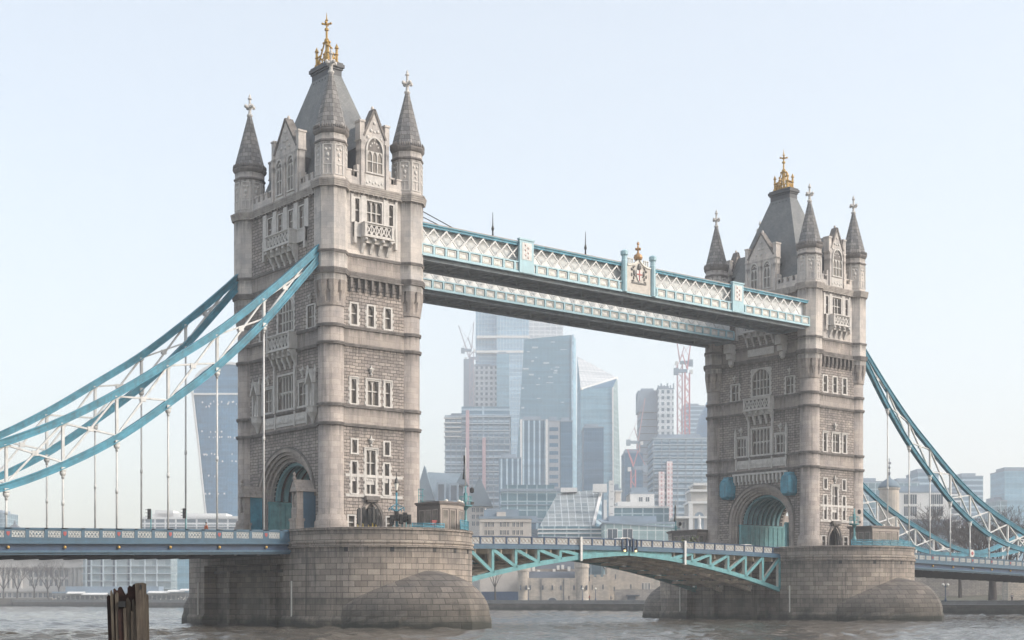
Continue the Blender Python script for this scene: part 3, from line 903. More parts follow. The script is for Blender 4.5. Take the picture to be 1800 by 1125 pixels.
    for k in range(4):
        t = k * pi / 2 + pi / 4
        g.beam((xc, yc, 70.9), (xc + .45 * cos(t), yc + .45 * sin(t), 71.0), .14, .2, (-sin(t), cos(t), 0)); g.ball((xc + .5 * cos(t), yc + .5 * sin(t), 71.02), .15, 6, 4)
    g.build('roof_cresting', M['gold'], ro)
    return root


tower(0.0, 'bridge_tower', 'large stone Gothic bridge tower on the left, nearest, blue chains entering its shaded side', True)
tower(X2, 'bridge_tower', 'farther stone Gothic bridge tower on the right with turquoise housings above its open road arch', False)
# ------------------------------------------------------------------ river piers
PY0, PY1, PR = -1.5, 21.0, 10.65


def pier(X0, label):
    xc = X0 + TA / 2
    root = thing('bridge_pier', (xc, 10, 0), label, 'bridge pier')

    def outline(r, n=40, dx=0.0):
        pts = [(xc + r * sin(t), PY0 - r * cos(t)) for t in [-pi / 2 + pi * k / n for k in range(n + 1)]]
        pts += [(xc + r, .95), (xc + r - dx, .96), (xc + r - dx, 19.49), (xc + r, 19.5)]
        pts += [(xc + r * cos(t), PY1 + r * sin(t)) for t in [pi * k / n for k in range(n + 1)]]
        pts += [(xc - r, 19.5), (xc - r + dx, 19.49), (xc - r + dx, .96), (xc - r, .95)]
        return pts

    def arc_uv(pts):
        u, out = 0, [0]
        for p, q in zip(pts, pts[1:] + pts[:1]):
            u += hypot(q[0] - p[0], q[1] - p[1]); out.append(u)
        return out
    O = outline(PR)
    mb = MB()
    R = lambda r, z, dx=0.0: [(x, y, z) for x, y in outline(r, 40, dx)]
    levels = [(PR + .25, -3.0, 1.9), (PR + .25, .9, 1.9), (PR, 1.3, 1.65), (PR, 7.0, 1.65), (PR, 7.001, 0), (PR, 8.55, 0)]
    mb.loft([R(*l) for l in levels], uvs=arc_uv(O), cap=False)
    body = mb.build('pier_body', M['pier'], root)
    mo = MB()
    mo.loft([R(r, z) for r, z in ((PR - .02, 8.5), (PR + .2, 8.55), (PR + .2, 8.75), (PR + .08, 8.8), (PR + .08, 8.95), (PR + .22, 9.0), (PR + .22, 9.2), (PR + .02, 9.25))], uvs=arc_uv(O), cap=False)
    mo.build('string_course', M['pier'], root)
    pa = MB()
    pa.loft([R(r, z) for r, z in ((PR - .02, 9.2), (PR - .02, 10.3), (PR + .12, 10.36), (PR + .12, 10.6), (PR - .5, 10.66), (PR - .5, 9.2))], uvs=arc_uv(O), cap=False)
    pa.build('parapet', M['pier'], root)
    dk = MB(); dk.prism(outline(PR - .3), 9.0, 9.3); dk.build('pier_deck', M['asphalt'], root)
    # recess in the straight flanks under the bridge, with ribs and a lintel
    for sx in (-1, 1):
        for ya in (5.2, 14.6):
            r_ = MB(); x, x2 = xc + sx * (PR - 1.66), xc + sx * (PR - .75)
            r_.box(min(x, x2), max(x, x2), ya, ya + .7, -3, 7.0)
            r_.build('flank_rib', M['pier'], root)
        r_ = MB(); r_.box(min(xc + sx * (PR - 1.66), xc + sx * (PR - 1.2)), max(xc + sx * (PR - 1.66), xc + sx * (PR - 1.2)), 1.0, 19.4, 6.0, 6.35); r_.build('flank_ledge', M['mould'], root)
    # cutwaters with domed tops
    for end in (-1, 1):
        yc = PY0 if end < 0 else PY1
        n, H = 36, 6.1
        tm = radians(56)
        rings, zs = [], []
        for j in range(13):
            q = j / 12
            ring = []
            for k in range(n + 1):
                t = -tm + 2 * tm * k / n
                s = 1 - abs(t) / tm
                ext = 6.6 * s ** 1.1
                h = max(0.3, 2.0 + 4.4 * s ** .75) if s > 0 else .3
                z = -2 + (min(h, H) + 2) * q
                zz = max(0.0, (z - 1.6) / max(.05, min(h, H) - 1.6)) if min(h, H) > 1.65 else 0
                g = sqrt(max(0, 1 - min(1, zz) ** 1.7))
                r = PR + .05 + ext * g + (.25 if z < .9 else 0) * min(1, 4 * s) - .2 * (1 - g)
                ring.append((xc + r * sin(t), yc + end * r * cos(t), z))
            rings.append(ring)
        c_ = MB()
        us = [0]
        for p, q in zip(rings[0], rings[0][1:]): us.append(us[-1] + hypot(p[0] - q[0], p[1] - q[1]))
        c_.loft(rings, sm=False, closed=False, uvs=us)
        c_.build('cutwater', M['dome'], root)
    for t in (-.9, -.44, .02, .32, .62, 1.15):
        dr = MB()
        x, y = xc + PR * sin(t), PY0 - PR * cos(t)
        e = (cos(t), sin(t)); nrm = (sin(t), -cos(t))
        pts = [(x + e[0] * a + nrm[0] * d, y + e[1] * a + nrm[1] * d) for a, d in ((-.22, -.1), (.22, -.1), (.22, .03), (-.22, .03))]
        dr.prism(pts, 8.02, 8.5); dr.build('drain_opening', M['black'], root)
    for y in (-1.0, 20.9): gp = MB(); gp.box(xc - PR - .1, xc - PR, y, y + .15, .9, 5.0); gp.build('tide_gauge', M['cream'], root)
    return root


pier(0.0, 'nearer granite bridge pier at left, with domed cutwater toward the viewer')
pier(X2, 'farther granite bridge pier on the right carrying the second tower')

# ------------------------------------------------------------------ suspension chains
UP = [(1.4, 41.9), (3.5, 39.9), (8.42, 35.5), (13.95, 31.0), (19.45, 27.25), (25, 23.6), (30.5, 20.5), (36.07, 18.0), (41.6, 16.05), (47.1, 14.3), (52.7, 12.75), (58.66, 11.75)]
LO = [(1.4, 40.9), (3.5, 38.4), (8.42, 32.8), (13.95, 27.45), (19.45, 23.1), (25, 19.1), (30.5, 16.1), (36.07, 13.75), (41.6, 12.25), (47.1, 11.45), (52.7, 11.25), (58.66, 11.5)]
UP2 = [(58.66, 11.75), (63, 12.0), (67.3, 12.95), (72, 14.3), (77, 15.9), (82, 18.0), (88, 21.0)]
LO2 = [(58.66, 11.5), (63, 11.3), (67.3, 11.5), (72, 12.1), (77, 13.0), (82, 14.6), (88, 20.0)]
HANG = [8.42 + 5.53 * k for k in range(10)]


def smooth(tab, d):
    for i in range(len(tab) - 1):
        if d <= tab[i + 1][0] or i == len(tab) - 2:
            p0, p1, p2, p3 = tab[max(0, i - 1)], tab[i], tab[i + 1], tab[min(len(tab) - 1, i + 2)]
            t = (d - p1[0]) / (p2[0] - p1[0])
            m1 = (p2[1] - p0[1]) / (p2[0] - p0[0]); m2 = (p3[1] - p1[1]) / (p3[0] - p1[0]); h = p2[0] - p1[0]
            return (2 * t**3 - 3 * t**2 + 1) * p1[1] + (t**3 - 2 * t**2 + t) * h * m1 + (-2 * t**3 + 3 * t**2) * p2[1] + (t**3 - t**2) * h * m2


def chord(mb, tab, fx, Y, h=.74, n=40):
    d0, d1 = tab[0][0], tab[-1][0]
    pts = []
    for k in range(n + 1):
        d = d0 + (d1 - d0) * k / n
        z = smooth(tab, d)
        e = .05
        sl = (smooth(tab, min(d1, d + e)) - smooth(tab, max(d0, d - e))) / (min(d1, d + e) - max(d0, d - e))
        c = sqrt(1 + sl * sl)
        pts.append((fx(d), z, -sl / c * (fx(1) - fx(0)), 1 / c))
    # web box, two wide flanges, two side ribs: a riveted box section
    for (w, a, b, m) in ((.15, -.5, .5, 0), (.32, .36, .50, 1), (.32, -.50, -.36, 2), (.23, -.10, .10, 3)):
        R = []
        for x, z, nx, nz in pts:
            R.append([(x + nx * q * h, Y + s * w, z + nz * q * h) for s, q in ((-1, a), (1, a), (1, b), (-1, b))])
        mb.loft(R)


def deck_top(d): return 10.64 - .0225 * d


def chain(fx, Y, label, second=False):
    root = thing('suspension_chain', (fx(0), Y, deck_top(0)), label, 'bridge chain', 'suspension chains of the bridge')
    segs = [(UP, LO, HANG)] + ([(UP2, LO2, [63.7, 69.2, 74.8, 80.3])] if second else [])
    for up, lo, hg in segs:
        mb = MB(); chord(mb, up, fx, Y); mb.build('upper_chord', M['teal'], root)
        mb = MB(); chord(mb, lo, fx, Y); mb.build('lower_chord', M['teal'], root)
        if up is UP:
            g = MB(); g.lathe(fx(58.66), Y, [(.02, 10.9), (.02, 10.91)], 4)
            pin = MB()
            ring = lambda y, r: [(fx(58.66) + r * cos(2 * pi * k / 20), y, 11.6 + r * sin(2 * pi * k / 20)) for k in range(20)]
            pin.loft([ring(Y - .5, .72), ring(Y + .5, .72)]); pin.m = 1; pin.loft([ring(Y - .55, .34), ring(Y + .55, .34)])
            pin.build('pin_joint', [M['offw'], M['red']], root)
        for i, d in enumerate(hg):
            zu, zl = smooth(up, d), smooth(lo, d)
            if zu - zl > 1.6:
                v = MB(); v.box(fx(d) - .13, fx(d) + .13, Y - .15, Y + .15, zl + .3, zu - .3)
                v.box(fx(d) - .22, fx(d) + .22, Y - .19, Y + .19, zu - .55, zu - .28); v.build('vertical_strut', M['offw'], root)
            zb = deck_top(d) - 1.0
            h = MB(); h.tube((fx(d), Y, zb), (fx(d), Y, zl - .6), .1, .1, 10)
            zm = zb + (zl - zb) * .45
            for zz in (zm, zl - 1.3): h.tube((fx(d), Y, zz), (fx(d), Y, zz + .5), .15, .15, 8)
            h.ball((fx(d), Y, zl - .75), .34, 8, 6, 1, .8, 1); h.box(fx(d) - .24, fx(d) + .24, Y - .3, Y + .3, zl - .55, zl - .2)
            if zl - zb > .9: h.build('hanger_rod', M['offw'], root)
        ds = [3.3] + hg
        for a, b in zip(ds, ds[1:]):
            ua, la, ub, lb = smooth(up, a), smooth(lo, a), smooth(up, b), smooth(lo, b)
            if min(ua - la, ub - lb) < 1.2 and a > 5: continue
            x_ = MB()
            if ua - la > 1.2:
                x_.beam((fx(a), Y, ua - .3), (fx(b), Y, lb + .3), .28, .17, (0, 1, 0))
                x_.beam((fx(a), Y, la + .3), (fx(b), Y, ub - .3), .25, .17, (0, 1, 0))
                m_ = ((fx(a) + fx(b)) / 2, (ua + la + ub + lb) / 4)
                x_.box(m_[0] - .3, m_[0] + .3, Y - .16, Y + .16, m_[1] - .24, m_[1] + .24)
                x_.build('cross_brace', M['offw'], root)
    return root


FL, FR = (lambda d: -d), (lambda d: X2 + TA + d)
chain(FL, 0.0, 'near chain left of the nearest tower, crossing in front of its shaded face')
chain(FL, TB, 'far chain on the left, behind the near one, ending at the tower edge')
chain(FR, 0.0, 'steep near chain descending from the right tower to the right frame edge')
chain(FR, TB, 'low chain behind the right pier cabin, dipping to a red pin joint', True)


# ------------------------------------------------------------------ side spans
def side_span(fx, label):
    root = thing('side_span', (fx(45), TB / 2, deck_top(45) - 1.4), label, 'bridge deck', 'side spans of the bridge')
    d0, d1 = 5.3, 86.0
    x = lambda d: fx(d)
    for Y, out in ((-.35, -1), (TB + .35, 1)):
        def bar(mb, ya, yb, za, zb, da=d0, db=d1):
            R = []
            for d in (da, db):
                t = deck_top(d)
                R.append([(x(d), Y + out * ya, t + za), (x(d), Y + out * yb, t + za), (x(d), Y + out * yb, t + zb), (x(d), Y + out * ya, t + zb)])
            mb.loft(R)
        p = MB()
        bar(p, -.16, .16, -.14, 0); bar(p, -.05, .05, -1.0, -.14); bar(p, -.14, .2, -1.12, -.98); bar(p, -.05, .12, -.26, -.14)
        p.build('parapet', M['blue'], root)
        g = MB()
        bar(g, -.2, .16, -1.4, -1.12); bar(g, -.1, .42, -1.55, -1.42); g.m = 1; bar(g, -.2, .02, -2.2, -1.55); g.m = 0; bar(g, -.1, .42, -2.4, -2.2); bar(g, -.15, .2, -2.62, -2.4)
        g.build('edge_girder', [M['blue'], M['navy']], root)
        w = 5.53 / 3
        posts = MB(); shields = []
        k = 0
        d = HANG[0] - 2 * w
        while d < d1 - w:
            main = abs(((d - HANG[0]) / 5.53) - round((d - HANG[0]) / 5.53)) < .05
            t = deck_top(d)
            hw = .34 if main else .17
            posts.box(x(d) - hw, x(d) + hw, Y + out * .02 - .14, Y + out * .02 + .14, t - 1.0, t - .01)
            if main and out < 0:
                s = MB(); pts = [(-.15, -.36), (.15, -.36), (.16, -.6), (0, -.8), (-.16, -.6)]
                s.loft([[(x(d) + a, Y + out * (.155), t + b) for a, b in pts], [(x(d) + a, Y + out * .2, t + b) for a, b in pts]]); s.build('red_shield', M['red'], root)
                b_ = MB(); b_.ball((x(d), Y + out * .2, t - 1.88), .17, 8, 6, 1, .8, 1); b_.build('gilded_boss', M['gold'], root)
            if out < 0 and d > d0:
                a, b2 = d + (.42 if main else .25), d + w - (.25 if not abs(((d + w - HANG[0]) / 5.53) - round((d + w - HANG[0]) / 5.53)) < .05 else .42)
                q = MB(); t = deck_top((a + b2) / 2); yo = Y + out * .07
                n = 4
                for i in range(n):
                    ca, cb = a + (b2 - a) * i / n, a + (b2 - a) * (i + 1) / n
                    q.beam((x(ca), yo, t - .36), (x(cb), yo, t - .86), .07, .11); q.beam((x(ca), yo, t - .86), (x(cb), yo, t - .36), .065, .11)
                    q.ball((x((ca + cb) / 2), yo, t - .61), .13, 6, 4, 1, .5, 1)
                xa, xb = min(x(a), x(b2)), max(x(a), x(b2))
                q.box(xa, xb, yo - .05, yo + .05, t - .36, t - .30); q.box(xa, xb, yo - .05, yo + .05, t - .92, t - .86)
                q.box(xa - .06, xa, yo - .05, yo + .05, t - .92, t - .30); q.box(xb, xb + .06, yo - .05, yo + .05, t - .92, t - .30)
                q.build('parapet_panel', M['panelw'], root)
            d += w
        posts.build('parapet_post', M['blue'], root)
    dk = MB()
    dk.loft([[(x(d), y, deck_top(d) + z) for y, z in ((-.2, -1.4), (TB + .2, -1.4), (TB + .2, -1.0), (-.2, -1.0))] for d in (d0, d1)])
    dk.build('roadway', M['asphalt'], root)
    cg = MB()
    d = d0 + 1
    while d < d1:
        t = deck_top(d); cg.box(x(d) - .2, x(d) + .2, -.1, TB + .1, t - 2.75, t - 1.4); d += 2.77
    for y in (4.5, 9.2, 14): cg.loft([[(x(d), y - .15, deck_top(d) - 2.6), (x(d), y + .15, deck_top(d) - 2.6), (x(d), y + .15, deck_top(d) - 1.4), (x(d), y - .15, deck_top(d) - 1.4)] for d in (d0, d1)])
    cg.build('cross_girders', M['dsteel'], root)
    return root


side_span(FL, 'blue road span left of the nearest tower, running out of frame')
side_span(FR, 'blue road span right of the farther pier, under the low chain')

# ------------------------------------------------------------------ opening bascule spans
XM = X2 / 2 + TA / 2
BY0, BY1 = 0.85, 17.65


def bas_low(s): return 9.05 - .05 * s - .0035 * s * s
def bas_top(s): return 10.92 - .00042 * s * s


def bascule(sg, label):
    X = lambda s: XM + sg * s
    root = thing('bascule_leaf', (X(15), TB / 2, 9.0), label, 'bascule leaf', 'opening leaves of the bridge')
    s0, s1 = .12, 30.0
    nseg = 20
    S = [s0 + (s1 - s0) * k / nseg for k in range(nseg + 1)]
    for Y, out in ((BY0, -1), (BY1, 1)):
        def bar(mb, ya, yb, za, zb):
            mb.loft([[(X(s), Y + out * ya, bas_top(s) + za), (X(s), Y + out * yb, bas_top(s) + za), (X(s), Y + out * yb, bas_top(s) + zb), (X(s), Y + out * ya, bas_top(s) + zb)] for s in S])
        p = MB(); bar(p, -.14, .14, -.12, 0); bar(p, -.1, .12, -1.02, -.92)
        k = 0
        s = .35
        while s < s1:
            t = bas_top(s); p.box(X(s) - .1, X(s) + .1, Y - .12, Y + .12, t - .95, t - .1); s += 2.02
        p.build('parapet', M['navy'], root)
        e = MB(); bar(e, -.2, .3, -1.42, -1.02); bar(e, -.2, .36, -1.55, -1.42); e.build('edge_girder', M['blue'], root)
        if out < 0:
            s = .35
            while s + 2.02 < s1:
                q = MB(); t = bas_top(s + 1); a, b = X(s) + sg * .12, X(s) + sg * 1.9
                xa, xb = min(a, b), max(a, b)
                q.box(xa, xb, Y - .03, Y + .03, t - .91, t - .13)
                q.m = 1
                for i in range(3):
                    c = xa + (xb - xa) * (i + .5) / 3
                    q.beam((c - .25, Y - .045, t - .8), (c + .25, Y - .045, t - .25), .05, .06); q.beam((c + .25, Y - .047, t - .8), (c - .25, Y - .047, t - .25), .05, .06)
                    q.ball((c, Y - .05, t - .52), .11, 6, 4, 1, .5, 1)
                q.build('parapet_panel', [M['panelw'], M['cabinl']], root)
                s += 2.02
    ys = [BY0 + .1, 6.4, 12.1, BY1 - .1]
    for i, y in enumerate(ys):
        mat = M['tealg'] if i in (0, 3) else M['buff']
        g = MB()
        w = .3
        g.loft([[(X(s), y - w, bas_low(s) - .28), (X(s), y + w, bas_low(s) - .28), (X(s), y + w, bas_low(s) + .3), (X(s), y - w, bas_low(s) + .3)] for s in S])
        g.build('lower_chord', mat, root)
        wb = MB()
        wb.loft([[(X(s), y - .08, bas_low(s) + .2), (X(s), y + .08, bas_low(s) + .2), (X(s), y + .08, bas_top(s) - 1.5), (X(s), y - .08, bas_top(s) - 1.5)] for s in [s0 + k for k in range(0, 9)]])
        wb.build('web_plate', mat, root)
        vs = [30.0 - 3.62 * k for k in range(7)]
        for a, b in zip(vs, vs[1:]):
            if a < 7: break
            ta = bas_top(a) - 1.5
            v = MB()
            v.m = 0; v.box(X(a) - .2, X(a) + .2, y - .3, y - .22, bas_low(a) + .1, ta); v.m = 1; v.box(X(a) - .17, X(a) + .17, y - .22, y + .28, bas_low(a) + .1, ta)
            v.build('vertical_strut', [mat, M['cream']], root)
            if bas_top(b) - 1.5 - bas_low(b) < .3 or b < 6: continue
            v = MB()
            v.m = 0; v.beam((X(a), y - .27, ta - .1), (X(b), y - .27, bas_low(b) + .2), .085, .42); v.m = 1; v.beam((X(a), y, ta - .12), (X(b), y, bas_low(b) + .22), .45, .28)
            v.build('diagonal_strut', [mat, M['cream']], root)
    for ya, yb in zip(ys, ys[1:]):                        # stepped buff plates of the underside
        s = 3.0; n = 0
        while s < s1 - 2:
            f = MB()
            z0, z1 = bas_low(s) - .05, bas_low(s + 3.4) + .55
            f.loft([[(X(s), ya + .4, z0), (X(s), yb - .4, z0), (X(s), yb - .4, z0 + .12), (X(s), ya + .4, z0 + .12)], [(X(s + 3.4), ya + .4, z1 - .35), (X(s + 3.4), yb - .4, z1 - .35), (X(s + 3.4), yb - .4, z1 - .23), (X(s + 3.4), ya + .4, z1 - .23)]])
            f.box(X(s) - .1, X(s) + .1, ya + .4, yb - .4, z0 - .28, z0)
            f.build('underside_plate', M['buff'], root)
            s += 3.62; n += 1
    rd = MB()
    rd.loft([[(X(s), BY0 + .1, bas_top(s) - 1.45), (X(s), BY1 - .1, bas_top(s) - 1.45), (X(s), BY1 - .1, bas_top(s) - 1.05), (X(s), BY0 + .1, bas_top(s) - 1.05)] for s in S])
    rd.build('roadway', M['asphalt'], root)
    cb = MB()
    for k in range(15):
        s = 1 + 2 * k; cb.box(X(s) - .12, X(s) + .12, BY0 + .4, BY1 - .4, bas_top(s) - 2.1, bas_top(s) - 1.45)
    cb.build('cross_girders', M['buff'], root)
    pole = MB(); sp = 8.6 if sg < 0 else 10.3
    pole.box(X(sp) - .17, X(sp) + .17, BY0 - .5, BY0 - .3, bas_low(sp) - .45, bas_top(sp) + .1); pole.build('navigation_marker', M['offw'], root)
    ep = MB(); ep.box(X(.55) - .1, X(.55) + .1, BY0 - .5, BY0 - .25, 9.25, 11.0); ep.box(X(1.35) - .08, X(1.35) + .08, BY0 - .45, BY0 - .2, 9.4, 10.9)
    ep.build('joint_post', M['navy'], root)
    lp = MB(); lp.ball((X(1.0), BY0 - .45, 9.38), .15, 8, 6); lp.m = 1; lp.box(X(1.0) - .12, X(1.0) + .12, BY0 - .6, BY0 - .3, 9.5, 9.75)
    lp.build('navigation_lamp', [M['amber'], M['black']], root)
    return root


m_, N_, L_, B_ = newmat('amber lamp')
B_.inputs['Base Color'].default_value = (.9, .6, .25, 1); B_.inputs['Emission Color'].default_value = (1, .72, .35, 1); B_.inputs['Emission Strength'].default_value = 1.0
M['amber'] = m_
bascule(-1, 'left opening leaf with turquoise truss, meeting the other leaf at mid-river')
bascule(1, 'right opening leaf with buff underside visible beneath, joined to the farther pier')


# ------------------------------------------------------------------ high-level walkways
def walkway(ya, yb, label, crest):
    root = thing('high_walkway', (XM, (ya + yb) / 2, 42.2), label, 'walkway', 'high walkways between the towers')
    x0, x1 = TA + 1.3, X2 - 1.35
    ZT, ZM, ZB = 46.35, 44.05, 42.8
    fl = MB(); fl.box(x0, x1, ya + .1, yb - .1, 42.75, 43.1); fl.build('floor', M['soffit'], root)
    bc = MB()
    for y in (ya + .55, yb - .55): bc.box(x0, x1, y - .2, y + .2, 42.42, 42.75); bc.box(x0, x1, y - .35, y + .35, 42.32, 42.42)
    n = 19
    w2 = (x1 - x0) / n
    for k in range(n + 1):
        x = x0 + k * w2; bc.box(x - .1, x + .1, ya + .77, yb - .77, 42.4, 42.74)
        if k < n:
            bc.beam((x, ya + .8, 42.55), (x + w2, yb - .8, 42.55), .14, .2, (0, 0, 1)); bc.beam((x, yb - .8, 42.57), (x + w2, ya + .8, 42.57), .14, .2, (0, 0, 1))
    bc.build('bottom_bracing', M['soffit'], root)
    rf = MB(); rf.box(x0, x1, ya - .05, yb + .05, ZT + .18, ZT + .32); rf.box(x0, x1, ya + 1.2, yb - 1.2, ZT + .32, ZT + .5); rf.build('walkway_roof', M['cabinl'], root)
    iw = MB()
    for y in (ya + .75, yb - .75): iw.box(x0, x1, y - .03, y + .03, 43.1, ZT)
    iw.build('glazing', M['glaze'], root)
    for Y, out in ((ya, -1), (yb, 1)):
        yy = lambda d: Y + out * d
        B = lambda mb, xa, xb, da, db, za, zb: mb.box(xa, xb, min(yy(da), yy(db)), max(yy(da), yy(db)), za, zb)
        t = MB(); B(t, x0, x1, -.25, .05, ZT - .22, ZT + .18); B(t, x0, x1, -.1, .16, ZT + .05, ZT + .17); t.build('top_rail', M['teal'], root)
        m_ = MB(); B(m_, x0, x1, 0, .24, ZM - .06, ZM + .1); B(m_, x0, x1, 0, .26, ZB + .12, ZB + .24); B(m_, x0, x1, .0, .34, ZB - .06, ZB + .1)
        m_.m = 1; B(m_, x0, x1, -.1, .08, ZB + .24, ZM - .06)
        np_ = 40; pw = (x1 - x0) / np_
        m_.m = 0
        for k in range(np_ + 1): B(m_, x0 + k * pw - .13, x0 + k * pw + .13, .08, .24, ZB + .24, ZM - .06)
        m_.build('fascia', [M['tealp'], M['offw']], root)
        for k in range(np_):
            a = x0 + k * pw
            f = MB()
            B(f, a + .27, a + pw - .27, .08, .15, ZB + .38, ZB + .46); B(f, a + .27, a + pw - .27, .08, .15, ZM - .24, ZM - .16)
            B(f, a + .27, a + .36, .08, .15, ZB + .46, ZM - .24); B(f, a + pw - .36, a + pw - .27, .08, .15, ZB + .46, ZM - .24)
            c = a + pw / 2
            f.loft([[(c + .33 * cos(pi * j / 8), yy(.08), ZB + .5 + .3 * sin(pi * j / 8)) for j in range(9)], [(c + .33 * cos(pi * j / 8), yy(.14), ZB + .5 + .3 * sin(pi * j / 8)) for j in range(9)]])
            f.build('fascia_panel', M['cream'], root)
        skip = [(26.0, 28.2), (43.1, 49.15), (64.05, 66.25)] if crest and out < 0 else []
        runs = [MB() for _ in range(len(skip) + 1)]
        s = (x1 - x0) / 38
        zl, zh = ZM + .1, ZT - .2
        dx = 1.95
        k = -1
        while x0 + k * s < x1:
            for sgn in (1, -1):
                a = x0 + k * s
                p, q = (a, zl), (a + dx, zh)
                if sgn < 0: p, q = (a + dx, zl), (a, zh)
                # clip to the ends
                pts = [p, q]
                if min(p[0], q[0]) < x0 or max(p[0], q[0]) > x1: continue
                if any(min(p[0], q[0]) > sa - .2 and max(p[0], q[0]) < sb + .2 for sa, sb in skip): continue
                dg = runs[sum(1 for sa, sb in skip if (p[0] + q[0]) / 2 > sa)]
                dg.beam((p[0], yy(-.04 if sgn > 0 else -.13), p[1]), (q[0], yy(-.04 if sgn > 0 else -.13), q[1]), .09, .17)
            k += 1
        for dg in runs: dg.build('lattice', M['offw'], root)
        if crest and out < 0:
            for sa, sb in (skip[0], skip[2]):
                p_ = MB()
                B(p_, sa, sb, .02, .38, ZM + .02, 46.78); B(p_, sa - .1, sb + .1, -.02, .46, 46.78, 46.98); B(p_, sa - .05, sb + .05, .1, .42, ZB, ZM + .02)
                p_.m = 1; B(p_, sa + .35, sb - .35, .38, .42, ZM + .35, 46.5)
                p_.m = 2
                c = (sa + sb) / 2
                for j in range(6): p_.ball((c + .22 * (-1) ** j, yy(.43), ZM + .65 + .3 * j), .15, 6, 4, 1, .4, 1.2)
                p_.build('panel_pier', [M['tealp'], M['offw'], M['pinkish']], root)
            sa, sb = skip[1]
            c = (sa + sb) / 2
            for x in (sa + .45, sb - .45):
                k_ = MB(); k_.lathe(x, yy(.25), [(.4, ZB), (.4, 46.8), (.35, 46.9), (.35, 47.4), (.52, 47.6), (.52, 48.0), (.42, 48.1), (.1, 48.25)], 8, pi / 8); k_.build('crest_turret', M['tealp'], root)
            p_ = MB()
            og = [(c - 2.1, ZB + .15), (c - 2.1, 46.55), (c - 1.5, 46.6), (c - .8, 46.8), (c - .3, 47.2), (c, 47.7), (c + .3, 47.2), (c + .8, 46.8), (c + 1.5, 46.6), (c + 2.1, 46.55), (c + 2.1, ZB + .15)]
            p_.loft([[(x, yy(.0), z) for x, z in og], [(x, yy(.3), z) for x, z in og]])
            p_.build('crest_panel', M['crestp'], root)
            tr = MB()
            for (xa, za), (xb, zb) in zip(og[1:-1], og[2:-1]): tr.beam((xa, yy(.34), za - .15), (xb, yy(.34), zb - .15), .14, .2)
            for x in (c - 1.75, c - 1.4, c - 1.05, c + 1.05, c + 1.4, c + 1.75): tr.lathe(x, yy(.15), [(.09, 46.65), (.09, 47.15), (.15, 47.25), (.02, 47.45)], 6)
            tr.build('crest_tracery', M['cream'], root)
            cr = MB()
            cr.lathe(c, yy(.15), [(.5, 47.3), (.6, 47.6), (.52, 47.9), (.22, 48.1), (.13, 48.25), (.12, 48.5), (.32, 48.65), (.28, 48.8), (.12, 48.9), (.09, 49.25), (.19, 49.35), (.16, 49.5), (.03, 49.7)], 10)
            for k in range(4): cr.ball((c + .36 * cos(k * pi / 2), yy(.15) + .36 * sin(k * pi / 2), 48.72), .14, 6, 4)
            cr.build('gilded_crown', M['dullgold'], root)
            em = MB()                                     # coat of arms: shield with cross between two supporters
            sh = [(-.48, 45.9), (.48, 45.9), (.5, 45.2), (.3, 44.7), (0, 44.35), (-.3, 44.7), (-.5, 45.2)]
            em.loft([[(c + a, yy(.3), z) for a, z in sh], [(c + a, yy(.42), z) for a, z in sh]])
            em.m = 2; B(em, c - .08, c + .08, .42, .46, 44.5, 45.9); B(em, c - .46, c + .46, .42, .455, 45.25, 45.42)
            em.m = 1
            em.lathe(c, yy(.36), [(.12, 45.95), (.3, 46.1), (.3, 46.4), (.15, 46.65), (.03, 46.8)], 8)
            for sg in (-1, 1):
                for (a, z, r, sx, sz) in ((.85, 45.5, .24, .8, 1.7), (1.0, 46.2, .17, 1, 1), (.78, 46.35, .1, 1.6, .7), (1.25, 45.9, .16, 1.5, 1.2), (1.3, 45.2, .13, 1, 1.9), (.95, 44.85, .15, .9, 1.8), (.65, 45.1, .09, 1.8, .8), (1.1, 44.45, .12, 2.2, .7)):
                    em.ball((c + sg * a, yy(.34), z), r, 8, 5, sx, .6, sz)
            B(em, c - 1.3, c + 1.3, .3, .4, 44.12, 44.3)
            em.build('coat_of_arms', [M['offw'], M['emblem'], M['red']], root)
    return root


m_, N_, L_, B_ = newmat('milky glazing')
B_.inputs['Base Color'].default_value = (.72, .735, .735, 1); B_.inputs['Roughness'].default_value = .2
M['glaze'] = m_
M['crestp'] = plain('cream crest panel', (.56, .52, .47), .6, 0, .2, 1.5, streaks=.3)
M['emblem'] = plain('grey emblem relief', (.17, .165, .16), .6, 0, .4)
M['pinkish'] = plain('rose tinted ornament', (.62, .50, .47), .6, 0, .2)
walkway(-0.9, 4.75, 'near high walkway with crest panel and gilded crown between the towers', True)
walkway(13.75, 19.4, 'far high walkway seen through the gap below the near one', False)

# thin masts and cable on the walkway roof
for x, z1, lb in ((24.0, 50.3, 'thin dark pole on the walkway roof, left of the first panelled pier'), (39.2, 50.4, 'thin dark spike on the walkway roof, just left of the crest')):
    f = MB(); f.tube((x, 1.5, 46.8), (x, 1.5, z1), .12, .03, 6); f.lathe(x, 1.5, [(.2, 46.7), (.2, 46.9), (.1, 47.3)], 6); f.lathe(x, 1.5, [(.1, 48.0), (.2, 48.3), (.06, 48.8)], 6)
    tag(f.build('roof_pole', M['black']), lb, 'pole', 'poles on the walkway roof')
f = MB(); f.tube((11.6, 1.2, 49.0), (19.5, 1.2, 46.8), .06, n=5); f.tube((11.6, 2.6, 49.0), (20.5, 2.6, 46.8), .06, n=5); f.box(11.5, 12.3, .9, 2.9, 48.7, 49.1)
tag(f.build('stay_cables', M['black']), 'two thin stay cables sloping from the left tower to the walkway roof', 'cable')

